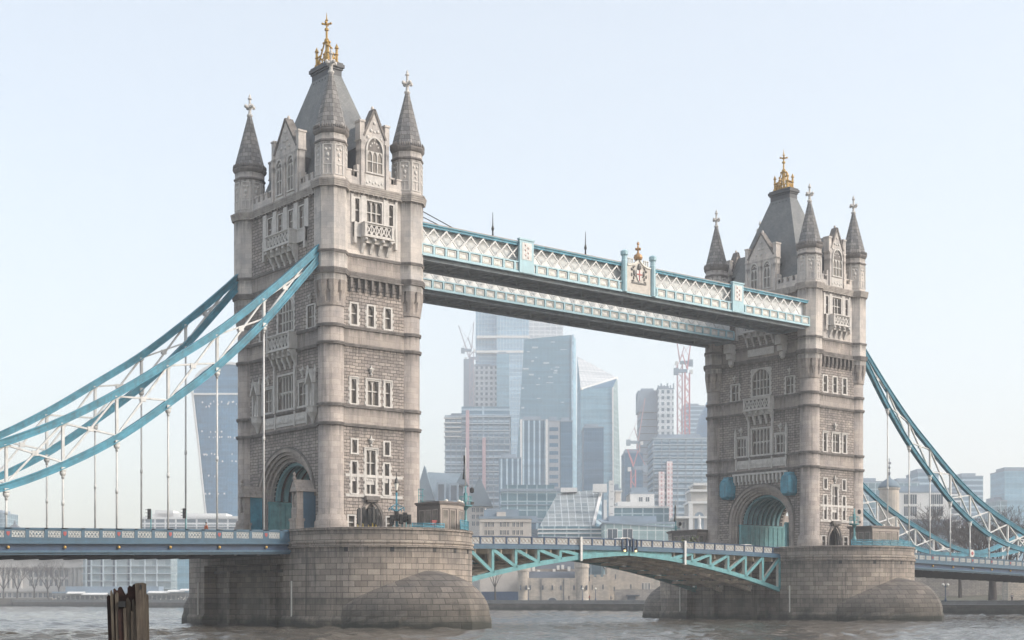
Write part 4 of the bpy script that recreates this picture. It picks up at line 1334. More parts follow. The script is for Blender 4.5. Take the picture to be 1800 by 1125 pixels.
# ------------------------------------------------------------------ cabins, signals, railings on the piers
def cabin(X0, pts, z0, z1, label):
    cx = sum(p[0] for p in pts) / len(pts) + X0; cy_ = sum(p[1] for p in pts) / len(pts)
    root = thing('control_cabin', (cx, cy_, z0), label, 'cabin')
    P = [(X0 + x, y) for x, y in pts]
    w = MB(); w.prism(P, z0, z1 - .35); w.build('cabin_wall', M['cabin'], root)
    sc_ = lambda k: [(cx + (x - cx) * k, cy_ + (y - cy_) * k) for x, y in P]
    r = MB(); r.prism(sc_(1.06), z1 - .35, z1 - .2); r.prism(sc_(1.1), z1 - .2, z1); r.prism(sc_(.6), z1, z1 + .12); r.build('cabin_roof', M['cabin'], root)
    for i, (p, q) in enumerate(zip(P, P[1:] + P[:1])):
        L = hypot(q[0] - p[0], q[1] - p[1])
        if L < 1: continue
        t = ((q[0] - p[0]) / L, (q[1] - p[1]) / L); n = (t[1], -t[0])
        fr = lambda u, d, z, p=p, t=t, n=n: (p[0] + t[0] * u + n[0] * d, p[1] + t[1] * u + n[1] * d, z)
        tr = MB(fr); tr.box(0, L, .0, .05, z1 - .75, z1 - .36); tr.box(0, L, 0, .06, z0, z0 + .75)
        for u in (0.02, L - .22): tr.box(u, u + .2, .01, .07, z0 + .75, z1 - .75)
        tr.build('wall_trim', M['cabinl'] if abs(n[1]) > .3 else M['cabin'], root)  # side faces take the darker tone, shade put into the colour
        k = max(1, int(L / 1.25)); w_ = (L - .5) / k
        for j in range(k):
            g = MB(fr); a = .25 + j * w_
            g.box(a + .1, a + w_ - .1, -.02, .03, z0 + .85, z1 - .85)
            go = g.build('window', M['cabinl'], root)
            gg = MB(fr); gg.box(a + .2, a + w_ - .2, .03, .045, z0 + .95, z1 - .95); gg.build('pane', M['glass'], go)
    for dx, dy in ((-.8, -1.2), (.8, -1.4), (2.0, -.3)): l = MB(); l.ball((cx + dx, cy_ + dy, z1 + .17), .22, 7, 5, 1, 1, .7); l.build('roof_light', M['lampglass'], root)
    return root


cabin(0.0, [(8.0, -5.2), (8.0, -9.5), (10.6, -9.3), (12.7, -7.5), (12.7, -4.9)], 9.3, 13.75, 'brown polygonal control cabin on the nearer pier, beside a flagpole')
cabin(X2, [(3.4, -8.6), (9.2, -8.9), (11.4, -7.2), (11.4, -4.6), (3.4, -4.6)], 9.3, 13.6, 'low brown control cabin with long dark window on the farther pier')
cabin(X2, [(-3.2, 19.5), (3.6, 19.5), (3.6, 27.0), (-1.0, 28.0), (-3.2, 25.0)], 9.3, 13.9, 'flat roofed cabin behind the right tower, beyond the roadway')


def railing(path, z, label, h=1.15):
    r = MB()
    for (p, q) in zip(path, path[1:]):
        L = hypot(q[0] - p[0], q[1] - p[1])
        for zz in (z + .15, z + .6, z + h): r.tube((*p, zz), (*q, zz), .05, n=6)
        k = max(1, int(L / 1.1))
        for i in range(k + 1):
            x, y = p[0] + (q[0] - p[0]) * i / k, p[1] + (q[1] - p[1]) * i / k
            r.tube((x, y, z - .25), (x, y, z + h + .05), .055, n=6)
        n_ = (-(q[1] - p[1]) / L * .02, (q[0] - p[0]) / L * .02)
        r.m = 1
        r.loft([[(p[0] + n_[0] * 2, p[1] + n_[1] * 2, z + .15), (p[0] - n_[0], p[1] - n_[1], z + .15), (p[0] - n_[0], p[1] - n_[1], z + h - .1), (p[0] + n_[0] * 2, p[1] + n_[1] * 2, z + h - .1)], [(q[0] + n_[0] * 2, q[1] + n_[1] * 2, z + .15), (q[0] - n_[0], q[1] - n_[1], z + .15), (q[0] - n_[0], q[1] - n_[1], z + h - .1), (q[0] + n_[0] * 2, q[1] + n_[1] * 2, z + h - .1)]])
        r.m = 0
    o = r.build('railing', [M['teal'], M['mesh']])
    return tag(o, label, 'railing', 'railings on the pier tops')


m_, N_, L_, B_ = newmat('blue mesh panel')
B_.inputs['Base Color'].default_value = (.10, .27, .34, 1); B_.inputs['Roughness'].default_value = .5; B_.inputs['Alpha'].default_value = .55
M['mesh'] = m_
f = MB(); f.box(7.2, 7.7, -9.2, -8.95, 9.3, 11.5); f.box(7.12, 7.78, -9.25, -8.9, 11.5, 11.65)
tag(f.build('red_cabinet', M['red']), 'narrow red cabinet standing at the corner of the polygonal cabin', 'cabinet')
rim = lambda X0, a, b, n=6, r=10.25: [(X0 + TA / 2 + r * sin(a + (b - a) * k / n), PY0 - r * cos(a + (b - a) * k / n)) for k in range(n + 1)]
railing(rim(0, .50, 1.25), 10.6, 'turquoise railing along the pier rim at the corner of the polygonal cabin', 1.1)
railing([(4.8, -8.8), (7.0, -9.9), (8.2, -9.98)], 10.3, 'low blue railing left of the polygonal cabin on the nearer pier', .95)
railing(rim(X2, -.75, .75, 10), 10.55, 'blue railing in front of the low cabin on the farther pier', .85)


def signal_mast(x, y, zp, ztop, label, flag=True, grp='signal masts on the piers', rim_=.75):
    root = thing('signal_mast', (x, y, 9.3), label, 'signal mast', grp)
    m_ = MB(); m_.lathe(x, y, [(.36, 9.3), (.36, 9.8), (.22, 10.4), (.32, 11.6), (.16, 12.1), (.12, zp - .5), (.35, zp - .12), (rim_, zp)], 10, sm=False); m_.build('post', M['tealg'], root)
    p = MB(); p.lathe(x, y, [(rim_, zp), (rim_, zp + .1)], 12)
    for k in range(8):
        a = 2 * pi * k / 8; b = 2 * pi * (k + 1) / 8; r = rim_ - .06
        p.tube((x + r * cos(a), y + r * sin(a), zp + .1), (x + r * cos(a), y + r * sin(a), zp + 1.1), .035, n=5)
        for h in (.6, 1.1): p.tube((x + r * cos(a), y + r * sin(a), zp + h), (x + r * cos(b), y + r * sin(b), zp + h), .03, n=5)
    p.build('platform', M['tealg'], root)
    t = MB(); t.tube((x, y, zp), (x, y, zp + 2.3), .12, .1, 8); t.box(x - .16, x + .16, y - .16, y + .16, zp + .5, zp + 1.5); t.build('upper_post', M['tealg'], root)
    l = MB(); l.lathe(x + .55, y - .45, [(.08, zp + 1.5), (.24, zp + 1.6), (.24, zp + 2.0), (.1, zp + 2.15)], 8); l.box(x + .35, x + .75, y - .6, y - .5, zp + .2, zp + .5); l.build('signal_lamp', M['black'], root)
    if flag:
        s = MB(); s.tube((x, y, zp + 2.2), (x, y, ztop), .07, .04, 8); s.build('flagstaff', M['offw'], root)
        f = MB()
        f.loft([[(x - .08 + .1 * sin(j * 1.3), y + .03 * j, ztop - .9 - .45 * j), (x - .3 - .05 * cos(j), y + .03 * j - .05, ztop - .9 - .45 * j), (x - .22, y - .1, ztop - .9 - .45 * j)] for j in range(7)])
        f.build('furled_flag', M['black'], root)
    return root


signal_mast(13.7, -6.6, 13.55, 20.2, 'turquoise mast with white flagstaff and furled dark flag, nearer pier', True)
signal_mast(85.2, 30.5, 13.6, 19.4, 'turquoise mast with furled flag beyond the roadway, left of right tower', True)
signal_mast(82.6, -7.6, 13.7, 0, 'turquoise signal mast without flag, in front of the right tower', False)
f = MB()
for dx in (-.28, .28): f.tube((8.6 + dx, -5.0, 9.3), (8.6 + dx, -5.0, 15.4), .045, n=5)
for k in range(16): f.tube((8.32, -5.0, 9.6 + .36 * k), (8.88, -5.0, 9.6 + .36 * k), .03, n=5)
for zz in (13.9, 14.6, 15.3):
    for j in range(8): f.tube((8.6 - .28 * cos(pi * j / 8), -5.0 - .6 * sin(pi * j / 8), zz), (8.6 - .28 * cos(pi * (j + 1) / 8), -5.0 - .6 * sin(pi * (j + 1) / 8), zz), .03, n=5)
tag(f.build('roof_ladder', M['tealg']), 'turquoise caged ladder rising above the left end of the polygonal cabin roof', 'ladder')


def street_lamp(x, y, z0, h, label):
    root = thing('street_lamp', (x, y, z0), label, 'street lamp')
    p = MB(); p.lathe(x, y, [(.22, z0), (.22, z0 + .6), (.12, z0 + .8), (.09, z0 + h * .75), (.12, z0 + h * .77), (.07, z0 + h * .85)], 8); p.build('post', M['teal'], root)
    l = MB(); l.lathe(x, y, [(.12, z0 + h * .84), (.26, z0 + h * .95), (.24, z0 + h * .96)], 6); l.build('lantern', M['lampglass'], root)
    c = MB(); c.lathe(x, y, [(.08, z0 + h * .78), (.13, z0 + h * .84), (.05, z0 + h * .845)], 6); c.lathe(x, y, [(.3, z0 + h * .955), (.16, z0 + h * 1.02), (.05, z0 + h * 1.06), (.03, z0 + h * 1.14)], 6); c.build('lantern_cap', M['black'], root)
    a = MB()
    for k in range(4):
        t = k * pi / 2 + .4; e = (x + .95 * cos(t), y + .95 * sin(t), z0 + h * .55)
        a.tube((x, y, z0 + h * .48), e, .05, n=6); a.tube(e, (e[0], e[1], e[2] - .35), .05, n=6); a.tube((x, y, z0 + h * .62), e, .035, n=5)
    a.build('cross_arm', M['teal'], root)
    return root


street_lamp(2.6, -9.0, 9.3, 6.4, 'lamp post with blue cross arms in front of the nearest tower')


def traffic_light(x, y, z0, hz, label, back=False, w=.3, rot=0):
    root = thing('traffic_light', (x, y, z0), label, 'traffic light', 'traffic lights on the bridge')
    p = MB(); p.tube((x, y, z0), (x, y, z0 + hz + .9), .07, n=8); p.build('post', M['yellow'] if back else M['tealg'], root)
    b = MB()
    ox = -.24 if not back else 0
    oy = -.12
    b.box(x + ox - w / 2, x + ox + w / 2, y + oy - .14, y + oy + .1, z0 + hz, z0 + hz + (1.6 if back else 1.05))
    if not back:
        for k in range(3): b.tube((x + ox - .15, y + oy - .3, z0 + hz + .2 + .33 * k), (x + ox - .02, y + oy - .05, z0 + hz + .2 + .33 * k), .15, n=8); b.box(x + ox - .42, x + ox - .02, y + oy - .16, y + oy - .02, z0 + hz + .27 + .33 * k, z0 + hz + .31 + .33 * k)
    else: b.box(x - w * .55, x + w * .55, y - .3, y - .26, z0 + hz - .1, z0 + hz + 1.7)
    b.build('signal_head', M['black'], root)
    return root


traffic_light(-20.9, 1.0, 9.2, 2.0, 'left of two black traffic lights on the left road span')
traffic_light(-17.0, 1.0, 9.2, 2.2, 'right of two black traffic lights on the left road span, near tower')
for i, (u, lb) in enumerate(((629, 'leftmost black signal backboard before the arched tower door'), (638, 'second black signal backboard from the left before the arched door'), (648, 'middle black signal backboard directly before the arched tower door'), (655, 'fourth black signal backboard from the left before the arched door'), (661, 'rightmost black signal backboard before the arched tower door'))):
    p = at(u, 930, 153.5 + .5 * (i % 3)); traffic_light(p[0], p[1], 9.3, 1.75 + .12 * (i % 2), lb, True, .27)
for i, (u, lb) in enumerate(((691, 'leftmost traffic light of the cluster under the lamp post'), (699, 'second traffic light from the left, highest, under the lamp post'), (707, 'third traffic light from the left, under the lamp post'), (714, 'fourth traffic light from the left, under the lamp post'), (721, 'rightmost traffic light of the cluster, nearest the polygonal cabin'))):
    p = at(u, 930, 153.5 + .6 * (i % 2)); traffic_light(p[0], p[1], 9.3, (1.65, 2.1, 1.75, 1.95, 1.7)[i], lb, False, .42)


def car(x, y, z, label, sg=1):
    root = thing('car', (x, y, z), label, 'car', 'pale cars crossing the opening span')
    W, Q = .88, lambda a, h: (x + sg * a, z + h)
    sec = [(-2.15, .35), (-2.2, .75), (-2.05, .98), (-.2, 1.0), (1.0, .95), (2.0, .78), (2.15, .55), (2.1, .32)]
    b = MB(); b.loft([[(Q(a, h)[0], y + e, Q(a, h)[1]) for a, h in sec] for e in (-W + .06, -W, W, W - .06)]); b.build('body', M['offw'], root)
    cab = [(-1.85, .97), (-1.35, 1.40), (-.9, 1.47), (.1, 1.46), (.95, .97)]
    c = MB(); c.loft([[(Q(a, h)[0], y + e * (1 if h < 1.2 else .86), Q(a, h)[1]) for a, h in cab] for e in (-W + .05, W - .05)]); c.build('roof', M['offw'], root)
    for e in (-1, 1):
        for p in ([(-1.55, 1.0), (-1.2, 1.36), (-.55, 1.40), (-.55, 1.0)], [(-.45, 1.0), (-.45, 1.40), (.1, 1.39), (.72, 1.0)]):
            g = MB(); g.loft([[(Q(a, h)[0], y + e * ((W - .05) * (1 if h < 1.2 else .88) + d), Q(a, h)[1]) for a, h in p] for d in (-.02, .015)]); g.build('side_window', M['glass'], root)
        for wx in (-1.35, 1.35):
            w = MB(); w.loft([[(x + sg * wx + .32 * cos(2 * pi * k / 16), y + e * (W - .1) + d, z + .32 + .32 * sin(2 * pi * k / 16)) for k in range(16)] for d in (-.1, .12)]); w.build('wheel', M['black'], root)
    return root


zr = lambda x: bas_top(abs(x - XM)) - 1.05
car(49.5, 5.0, zr(49.5), 'white car near the middle of the opening span'); car(74.0, 5.0, zr(74.0), 'white car on the opening span just before the right tower')


def person(x, y, z, top, legs, skin, hair, label, h=1.74, rz=0.0):
    root = thing('person', (x, y, z), label, 'person')
    k = h / 1.74
    def skinmesh(nm, verts, edges, rad, mat):
        me = bpy.data.meshes.new(nm); me.from_pydata([(x + a * k, y + b * k, z + c * k) for a, b, c in verts], edges, [])
        o = bpy.data.objects.new(nm, me); COL.objects.link(o); o.parent = root; o.location = tuple(-c for c in root.location)
        mo = o.modifiers.new('skin', 'SKIN'); o.modifiers.new('sub', 'SUBSURF').levels = 1; o.modifiers['sub'].render_levels = 1
        for i, r in enumerate(rad): me.skin_vertices[0].data[i].radius = (r * k, r * k)
        me.skin_vertices[0].data[0].use_root = True
        me.materials.append(mat); return o
    V = [(0, 0, .95), (0, 0, 1.2), (0, 0, 1.42), (0, 0, 1.5), (.02, 0, 1.58), (.03, 0, 1.7), (0, .1, .88), (.06, .1, .48), (-.02, .1, .07), (.1, .1, .03), (0, -.1, .88), (-.02, -.1, .48), (-.14, -.1, .08), (-.02, -.1, .03),
         (0, .2, 1.4), (-.03, .24, 1.13), (.06, .23, .9), (.1, .22, .8), (0, -.2, 1.4), (.02, -.24, 1.13), (.14, -.23, .93), (.18, -.22, .84)]
    E = [(0, 1), (1, 2), (2, 3), (3, 4), (4, 5), (0, 6), (6, 7), (7, 8), (8, 9), (0, 10), (10, 11), (11, 12), (12, 13), (2, 14), (14, 15), (15, 16), (16, 17), (2, 18), (18, 19), (19, 20), (20, 21)]
    Rr = [.14, .14, .13, .055, .09, .085, .09, .065, .045, .04, .09, .065, .045, .04, .06, .045, .035, .04, .06, .045, .035, .04]
    skinmesh('body', V, E, Rr, skin)
    T = [(0, 0, .88), (0, 0, 1.15), (0, 0, 1.42), (0, .21, 1.4), (-.03, .25, 1.13), (.06, .24, .92), (0, -.21, 1.4), (.02, -.25, 1.13), (.14, -.24, .95)]
    skinmesh('coat', T, [(0, 1), (1, 2), (2, 3), (3, 4), (4, 5), (2, 6), (6, 7), (7, 8)], [.17, .17, .15, .08, .065, .055, .08, .065, .055], top)
    Lg = [(0, 0, .92), (0, .1, .86), (.06, .1, .48), (-.02, .1, .1), (0, -.1, .86), (-.02, -.1, .48), (-.14, -.1, .1)]
    skinmesh('trousers', Lg, [(0, 1), (1, 2), (2, 3), (0, 4), (4, 5), (5, 6)], [.15, .105, .08, .06, .105, .08, .06], legs)
    hh = MB(); hh.ball((x + .01 * k, y, z + 1.685 * k), .105 * k, 8, 6, 1, 1, .9); hh.build('hair', hair, root)
    return root


M['orange'] = plain('orange cloth', (.55, .13, .04), .8, 0, .2)
M['skin'] = plain('skin', (.5, .32, .25), .6, 0, .1)
M['darkcloth'] = plain('dark cloth', (.04, .04, .05), .9, 0, .3)
person(-14.6, 1.2, deck_top(14.6) - 1.0, M['orange'], M['darkcloth'], M['skin'], M['darkcloth'], 'person in an orange coat walking on the left road span', 1.8)
# ------------------------------------------------------------------ water, ground, embankment
m, N, L, B = newmat('river water')
geo = N.new("ShaderNodeNewGeometry").outputs['Position']
rot = N.new("ShaderNodeMapping"); rot.inputs['Rotation'].default_value = (0, 0, -YAW); L.new(geo, rot.inputs['Vector'])
wv = rot.outputs[0]                                        # local axes: across and along the wind
big = noise(N, L, vscale(N, L, wv, .055, .022, 1), 1.0, 3, .5)
mid = noise(N, L, vscale(N, L, wv, .42, .17, 1), 1.0, 5, .62)
fin = noise(N, L, vscale(N, L, wv, 1.9, .85, 1), 1.0, 4, .6)
a1 = N.new("ShaderNodeMath"); a1.operation = 'MULTIPLY_ADD'; L.new(fin, a1.inputs[0]); a1.inputs[1].default_value = .28; L.new(mid, a1.inputs[2])
a2 = N.new("ShaderNodeMath"); a2.operation = 'MULTIPLY_ADD'; L.new(big, a2.inputs[0]); a2.inputs[1].default_value = .9; L.new(a1.outputs[0], a2.inputs[2])
bp = N.new("ShaderNodeBump"); bp.inputs['Strength'].default_value = 1.0; bp.inputs['Distance'].default_value = .25
L.new(a2.outputs[0], bp.inputs['Height']); L.new(bp.outputs[0], B.inputs['Normal'])
L.new(mixc(N, L, mapr(N, L, big, .35, .65, 0, 1), (.060, .052, .042), (.085, .076, .063)), B.inputs['Base Color'])
B.inputs['Roughness'].default_value = .08
B.inputs['IOR'].default_value = 1.33
M['water'] = m
w = MB(); w.poly([(-700, -700, -.5), (240, -700, -.5), (240, 1700, -.5), (-700, 1700, -.5)])
rn = random.Random(4)                                      # choppy surface: a fan of real waves in front of the bridge
WAVES = []
for k in range(26):
    lam = 1.5 * 1.10 ** k if k < 20 else rn.uniform(2, 5)
    th = rn.gauss(2.2, .55)
    WAVES.append((2 * pi / lam * cos(th), 2 * pi / lam * sin(th), rn.uniform(0, 6.28), .0125 * lam ** .6))
rows, d = [], 55.0
while d < 640:
    rows.append(d); d += max(.45, d * d / 52000 * 1.2)
ncol = 300
P = []
for d in rows:
    amp = min(1, 900 / d / 3)
    for c in range(ncol + 1):
        r = (c / ncol - .5) * .86
        x, y = CX + d * (COSY + SINY * r), CY + d * (SINY - COSY * r)
        gx = .55 + .45 * sin(x * .031 + 1.3 * sin(y * .017)) * sin(y * .043 + .8 * sin(x * .023))
        z = 0.0
        for kx, ky, ph, a in WAVES: z += a * sin(kx * x + ky * y + ph)
        P.append((x, y, z * (.55 + .6 * gx)))
w.add(P, [(j * (ncol + 1) + c, j * (ncol + 1) + c + 1, (j + 1) * (ncol + 1) + c + 1, (j + 1) * (ncol + 1) + c) for j in range(len(rows) - 1) for c in range(ncol)], None, True)
tag(w.build('water', M['water']), kind='structure')

BANK = [(176, -700), (175, 0), (176, 60), (177, 130), (170, 195), (160, 270), (154, 350), (151, 450), (150, 560), (150, 1700)]
M['quay'] = stone('dark quay masonry', (.19, .18, .165), (.13, .125, .115), (.07, .066, .06), 2.2, .6, .04, .5, .6, tide=True)
M['quaytop'] = plain('pale quay coping', (.27, .27, .265), .9, 0, .3, .4)
M['earth'] = plain('paved ground', (.17, .165, .155), .95, 0, .3, .3)
M['grass'] = plain('winter grass', (.075, .078, .05), .95, 0, .4, .25, dark=(.07, .06, .045))
w = MB()
w.add([(*p, 2.55) for p in BANK] + [(2600, 1700, 2.55), (2600, -700, 2.55)], [list(range(len(BANK) + 2))])
tag(w.build('ground', M['earth']), kind='structure')
w = MB()
w.loft([[(x, y, z) for x, y in BANK] for z in (-3, 1.5)], closed=False)
w.loft([[(x - o, y, z) for x, y in BANK] for o, z in ((0, 1.5), (.35, 1.55), (.35, 1.85), (0, 1.9))], closed=False)
w.m = 1
w.loft([[(x + o, y, z) for x, y in BANK] for o, z in ((0, 1.9), (0, 2.55), (-.15, 2.6), (-.15, 2.8), (.6, 2.8), (.6, 2.5))], closed=False)
tag(w.build('embankment', [M['quay'], M['quaytop']]), kind='structure')
w = MB()                                                   # sloping lawn behind the quay by the castle moat
w.loft([[(196, -260, 2.6), (196, 130, 2.6)], [(216, -260, 3.4), (216, 130, 3.4)], [(262, -260, 5.0), (262, 130, 5.0)]], closed=False)
tag(w.build('lawn', M['grass']), kind='structure')

# ------------------------------------------------------------------ background helpers
def lat(u, D): return (u - 900) / FPX * D
def hgt(v, D): return CH + (V0 - v) / FPX * D


def vf(D, rz=0.0, a0=0.0):
    """Frame of a building standing D metres out: a to the right, d towards the viewer, z up; turned by rz about a0."""
    c, s = cos(rz), sin(rz)
    def fr(a, d, z):
        a1, d1 = a0 + (a - a0) * c - d * s, (a - a0) * s + d * c
        return (CX + COSY * (D - d1) + SINY * a1, CY + SINY * (D - d1) - COSY * a1, z)
    return fr


GLASSY = dict(  # far tones are blued and mostly paled to carry part of the haze
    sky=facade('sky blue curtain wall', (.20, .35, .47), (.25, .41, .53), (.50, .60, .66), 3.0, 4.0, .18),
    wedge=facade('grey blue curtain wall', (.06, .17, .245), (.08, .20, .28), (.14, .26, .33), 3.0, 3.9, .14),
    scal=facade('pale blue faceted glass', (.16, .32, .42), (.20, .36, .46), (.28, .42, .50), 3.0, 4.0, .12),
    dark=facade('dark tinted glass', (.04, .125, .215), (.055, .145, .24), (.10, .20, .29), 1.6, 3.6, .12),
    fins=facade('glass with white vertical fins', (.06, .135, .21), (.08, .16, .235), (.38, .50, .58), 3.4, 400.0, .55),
    slabs=facade('haze tinted bare floors', (.09, .185, .265), (.12, .22, .30), (.37, .48, .56), 500.0, 4.1, .75),
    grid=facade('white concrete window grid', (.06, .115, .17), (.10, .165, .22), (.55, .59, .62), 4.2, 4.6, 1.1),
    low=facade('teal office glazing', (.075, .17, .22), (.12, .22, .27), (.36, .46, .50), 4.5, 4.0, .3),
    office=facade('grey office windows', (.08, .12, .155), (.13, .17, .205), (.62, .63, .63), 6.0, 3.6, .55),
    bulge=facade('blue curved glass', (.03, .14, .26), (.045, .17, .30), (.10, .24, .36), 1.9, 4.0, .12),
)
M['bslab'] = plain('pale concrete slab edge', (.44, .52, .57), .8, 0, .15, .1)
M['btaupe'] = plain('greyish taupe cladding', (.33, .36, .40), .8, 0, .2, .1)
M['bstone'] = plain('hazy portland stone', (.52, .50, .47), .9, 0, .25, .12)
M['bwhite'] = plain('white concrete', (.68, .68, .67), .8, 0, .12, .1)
M['bgrey'] = plain('haze tinted concrete', (.25, .325, .40), .8, 0, .25, .1)  # blue cast of distance haze mixed into the concrete colour
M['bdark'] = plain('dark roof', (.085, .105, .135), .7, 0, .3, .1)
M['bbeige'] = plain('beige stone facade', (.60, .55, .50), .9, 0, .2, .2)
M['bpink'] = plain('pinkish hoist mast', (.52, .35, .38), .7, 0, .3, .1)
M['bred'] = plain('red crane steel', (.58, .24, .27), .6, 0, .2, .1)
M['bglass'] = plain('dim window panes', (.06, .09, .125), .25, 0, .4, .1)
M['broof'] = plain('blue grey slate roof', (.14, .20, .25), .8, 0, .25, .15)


def simple(name, label, D, u0, u1, vt, mat, depth=30, rz=0.0, base=2.4, cat='building', group=None, roof=None, bands=None):
    """Rectangular block with a roof plant storey and, if asked, projecting floor bands."""
    a, b = lat(u0, D), lat(u1, D)
    fr = vf(D, rz, (a + b) / 2)
    z1 = hgt(vt, D)
    root = thing(name, fr((a + b) / 2, -depth / 2, base), label, cat, group)
    w_ = MB(fr); w_.box(a, b, -depth, 0, base, z1); w_.build('wall', mat, root)
    r = MB(fr); k = .08 * (b - a)
    r.box(a - .2, b + .2, -depth - .2, .2, z1, z1 + .8); r.box(a + k, b - 3 * k, -depth * .8, -depth * .2, z1 + .8, z1 + 3.2)
    r.build('roof', roof or M['bgrey'], root)
    if bands:
        n, m_, pr = bands
        f = MB(fr)
        for i in range(n):
            z = base + (z1 - base) * (i + 1) / n
            f.box(a - pr, b + pr, -depth - pr, pr, z - .55, z - .05)
        f.build('floor_slab', m_, root)
    return root, fr, a, b, z1


def windows(root, fr, us, zs, w, h, frame=M['bwhite'], d=0.0, pane=M['bglass']):
    base = None
    for z in zs:
        for u in us:
            f = MB(fr); f.box(u - w / 2 - .25, u + w / 2 + .25, d - .1, d + .14, z - .25, z); f.box(u - w / 2 - .25, u + w / 2 + .25, d - .1, d + .12, z + h, z + h + .2)
            f.box(u - .07, u + .07, d - .05, d + .1, z, z + h); f.box(u - w / 2 - .2, u - w / 2, d - .1, d + .1, z, z + h); f.box(u + w / 2, u + w / 2 + .2, d - .1, d + .1, z, z + h)
            o = f.build('window', frame, root)
            g = MB(fr); g.box(u - w / 2, u + w / 2, d - .1, d + .04, z, z + h); g.build('pane', pane, o)


def poly_tower(name, label, D, base_pts, top_pts, mat, extra=None, cat='skyscraper', roofm=None):
    """Tower from a footprint at the ground to a top outline (a, d, z)."""
    fr = vf(D)
    c = [sum(p[i] for p in base_pts) / len(base_pts) for i in (0, 1)]
    root = thing(name, fr(c[0], c[1], 2.4), label, cat)
    n = len(base_pts)
    w_ = MB(fr)
    P = [(a, d, 2.4) for a, d in base_pts] + list(top_pts)
    w_.add(P, [(i, (i + 1) % n, n + (i + 1) % n, n + i) for i in range(n)]); w_.build('glass_wall', mat, root)
    r = MB(fr); r.poly(list(top_pts)); r.build('roof', roofm or M['bgrey'], root)
    return root, fr


# ------------------------------------------------------------------ skyline between the towers
D = 1380
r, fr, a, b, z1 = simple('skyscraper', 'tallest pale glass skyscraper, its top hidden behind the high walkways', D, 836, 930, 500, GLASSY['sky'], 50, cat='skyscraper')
f = MB(fr); s = lat(873, D); f.box(s, b - 1, 0, 6, 2.4, z1 - 10); f.build('projecting_bay', GLASSY['sky'], r)
for v in (592, 618): f = MB(fr); f.box(a + 1, b + .5, 0, 6.6, hgt(v + 4, D), hgt(v, D)); f.build('plant_storey', M['bwhite'], r)
r, fr, a, b, z1 = simple('skyscraper', 'whitish block rising just right of the tallest glass skyscraper', 1480, 930, 990, 545, facade('white banded glass', (.40, .44, .47), (.46, .5, .53), (.62, .64, .66), 6, 4, .5), 40, cat='skyscraper')
r, fr, a, b, z1 = simple('office_tower', 'slim grey tower with vertical window grid under the twin left cranes', 1250, 817, 876, 644, GLASSY['grid'], 40, cat='office tower')
f = MB(fr); f.box(a - 1, a + 8, .5, 3, 2.4, z1 + 6); f.build('core_wall', M['bgrey'], r)
simple('office_tower', 'blue tower slab stepping down right of the slim grid tower', 1240, 873, 895, 622, GLASSY['scal'], 40, cat='office tower')
r, fr, a, b, z1 = simple('construction_building', 'wide unfinished building with open floor slabs, left of the wedge skyscraper', 1000, 783, 896, 732, GLASSY['slabs'], 40, cat='construction site', bands=(27, M['bslab'], .9))
f = MB(fr); f.box(lat(811, 1000), b, -36, -2, z1, hgt(714, 1000)); f.build('upper_storeys', GLASSY['slabs'], r)
f = MB(fr)
for i in range(13): f.box(a + (b - a) * i / 12 - .3, a + (b - a) * i / 12 + .3, .1, .6, 2.4, z1 + 1)
f.build('column', M['bgrey'], r)
for i in range(5): f = MB(fr); f.box(lat(780, 1000), lat(811, 1000), .3, 2.6, hgt(735 + 8 * i, 1000) - .5, hgt(735 + 8 * i, 1000)); f.build('loading_deck', M['bwhite'], r)
for u in (822, 851): f = MB(fr); f.box(lat(u - 3, 1000), lat(u + 3, 1000), 1, 3, 2.4, hgt(722 if u < 830 else 770, 1000)); f.build('hoist_mast', M['bpink'], r)

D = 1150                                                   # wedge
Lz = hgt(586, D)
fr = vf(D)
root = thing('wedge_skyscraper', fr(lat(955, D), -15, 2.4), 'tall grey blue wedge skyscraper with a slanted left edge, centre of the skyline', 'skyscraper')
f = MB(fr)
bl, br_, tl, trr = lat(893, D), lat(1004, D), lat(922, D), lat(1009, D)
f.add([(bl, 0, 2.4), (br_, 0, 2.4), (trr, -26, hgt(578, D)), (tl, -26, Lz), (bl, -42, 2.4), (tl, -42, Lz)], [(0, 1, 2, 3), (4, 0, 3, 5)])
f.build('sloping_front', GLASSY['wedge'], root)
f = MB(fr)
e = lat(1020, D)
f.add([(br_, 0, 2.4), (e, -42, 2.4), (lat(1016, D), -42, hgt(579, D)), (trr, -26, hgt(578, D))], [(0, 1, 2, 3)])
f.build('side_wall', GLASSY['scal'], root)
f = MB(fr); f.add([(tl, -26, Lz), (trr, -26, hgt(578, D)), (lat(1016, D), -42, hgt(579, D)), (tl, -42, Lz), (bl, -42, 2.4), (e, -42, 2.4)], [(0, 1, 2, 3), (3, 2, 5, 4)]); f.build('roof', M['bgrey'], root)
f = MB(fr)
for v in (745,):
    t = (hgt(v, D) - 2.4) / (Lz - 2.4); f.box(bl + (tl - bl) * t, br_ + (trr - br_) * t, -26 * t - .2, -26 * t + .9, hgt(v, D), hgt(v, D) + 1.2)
f.beam((br_, 0, 2.4), (trr, -26, hgt(578, D)), 1.6, 1.6, (1, 0, 0)); f.build('bright_band', GLASSY['sky'], root)

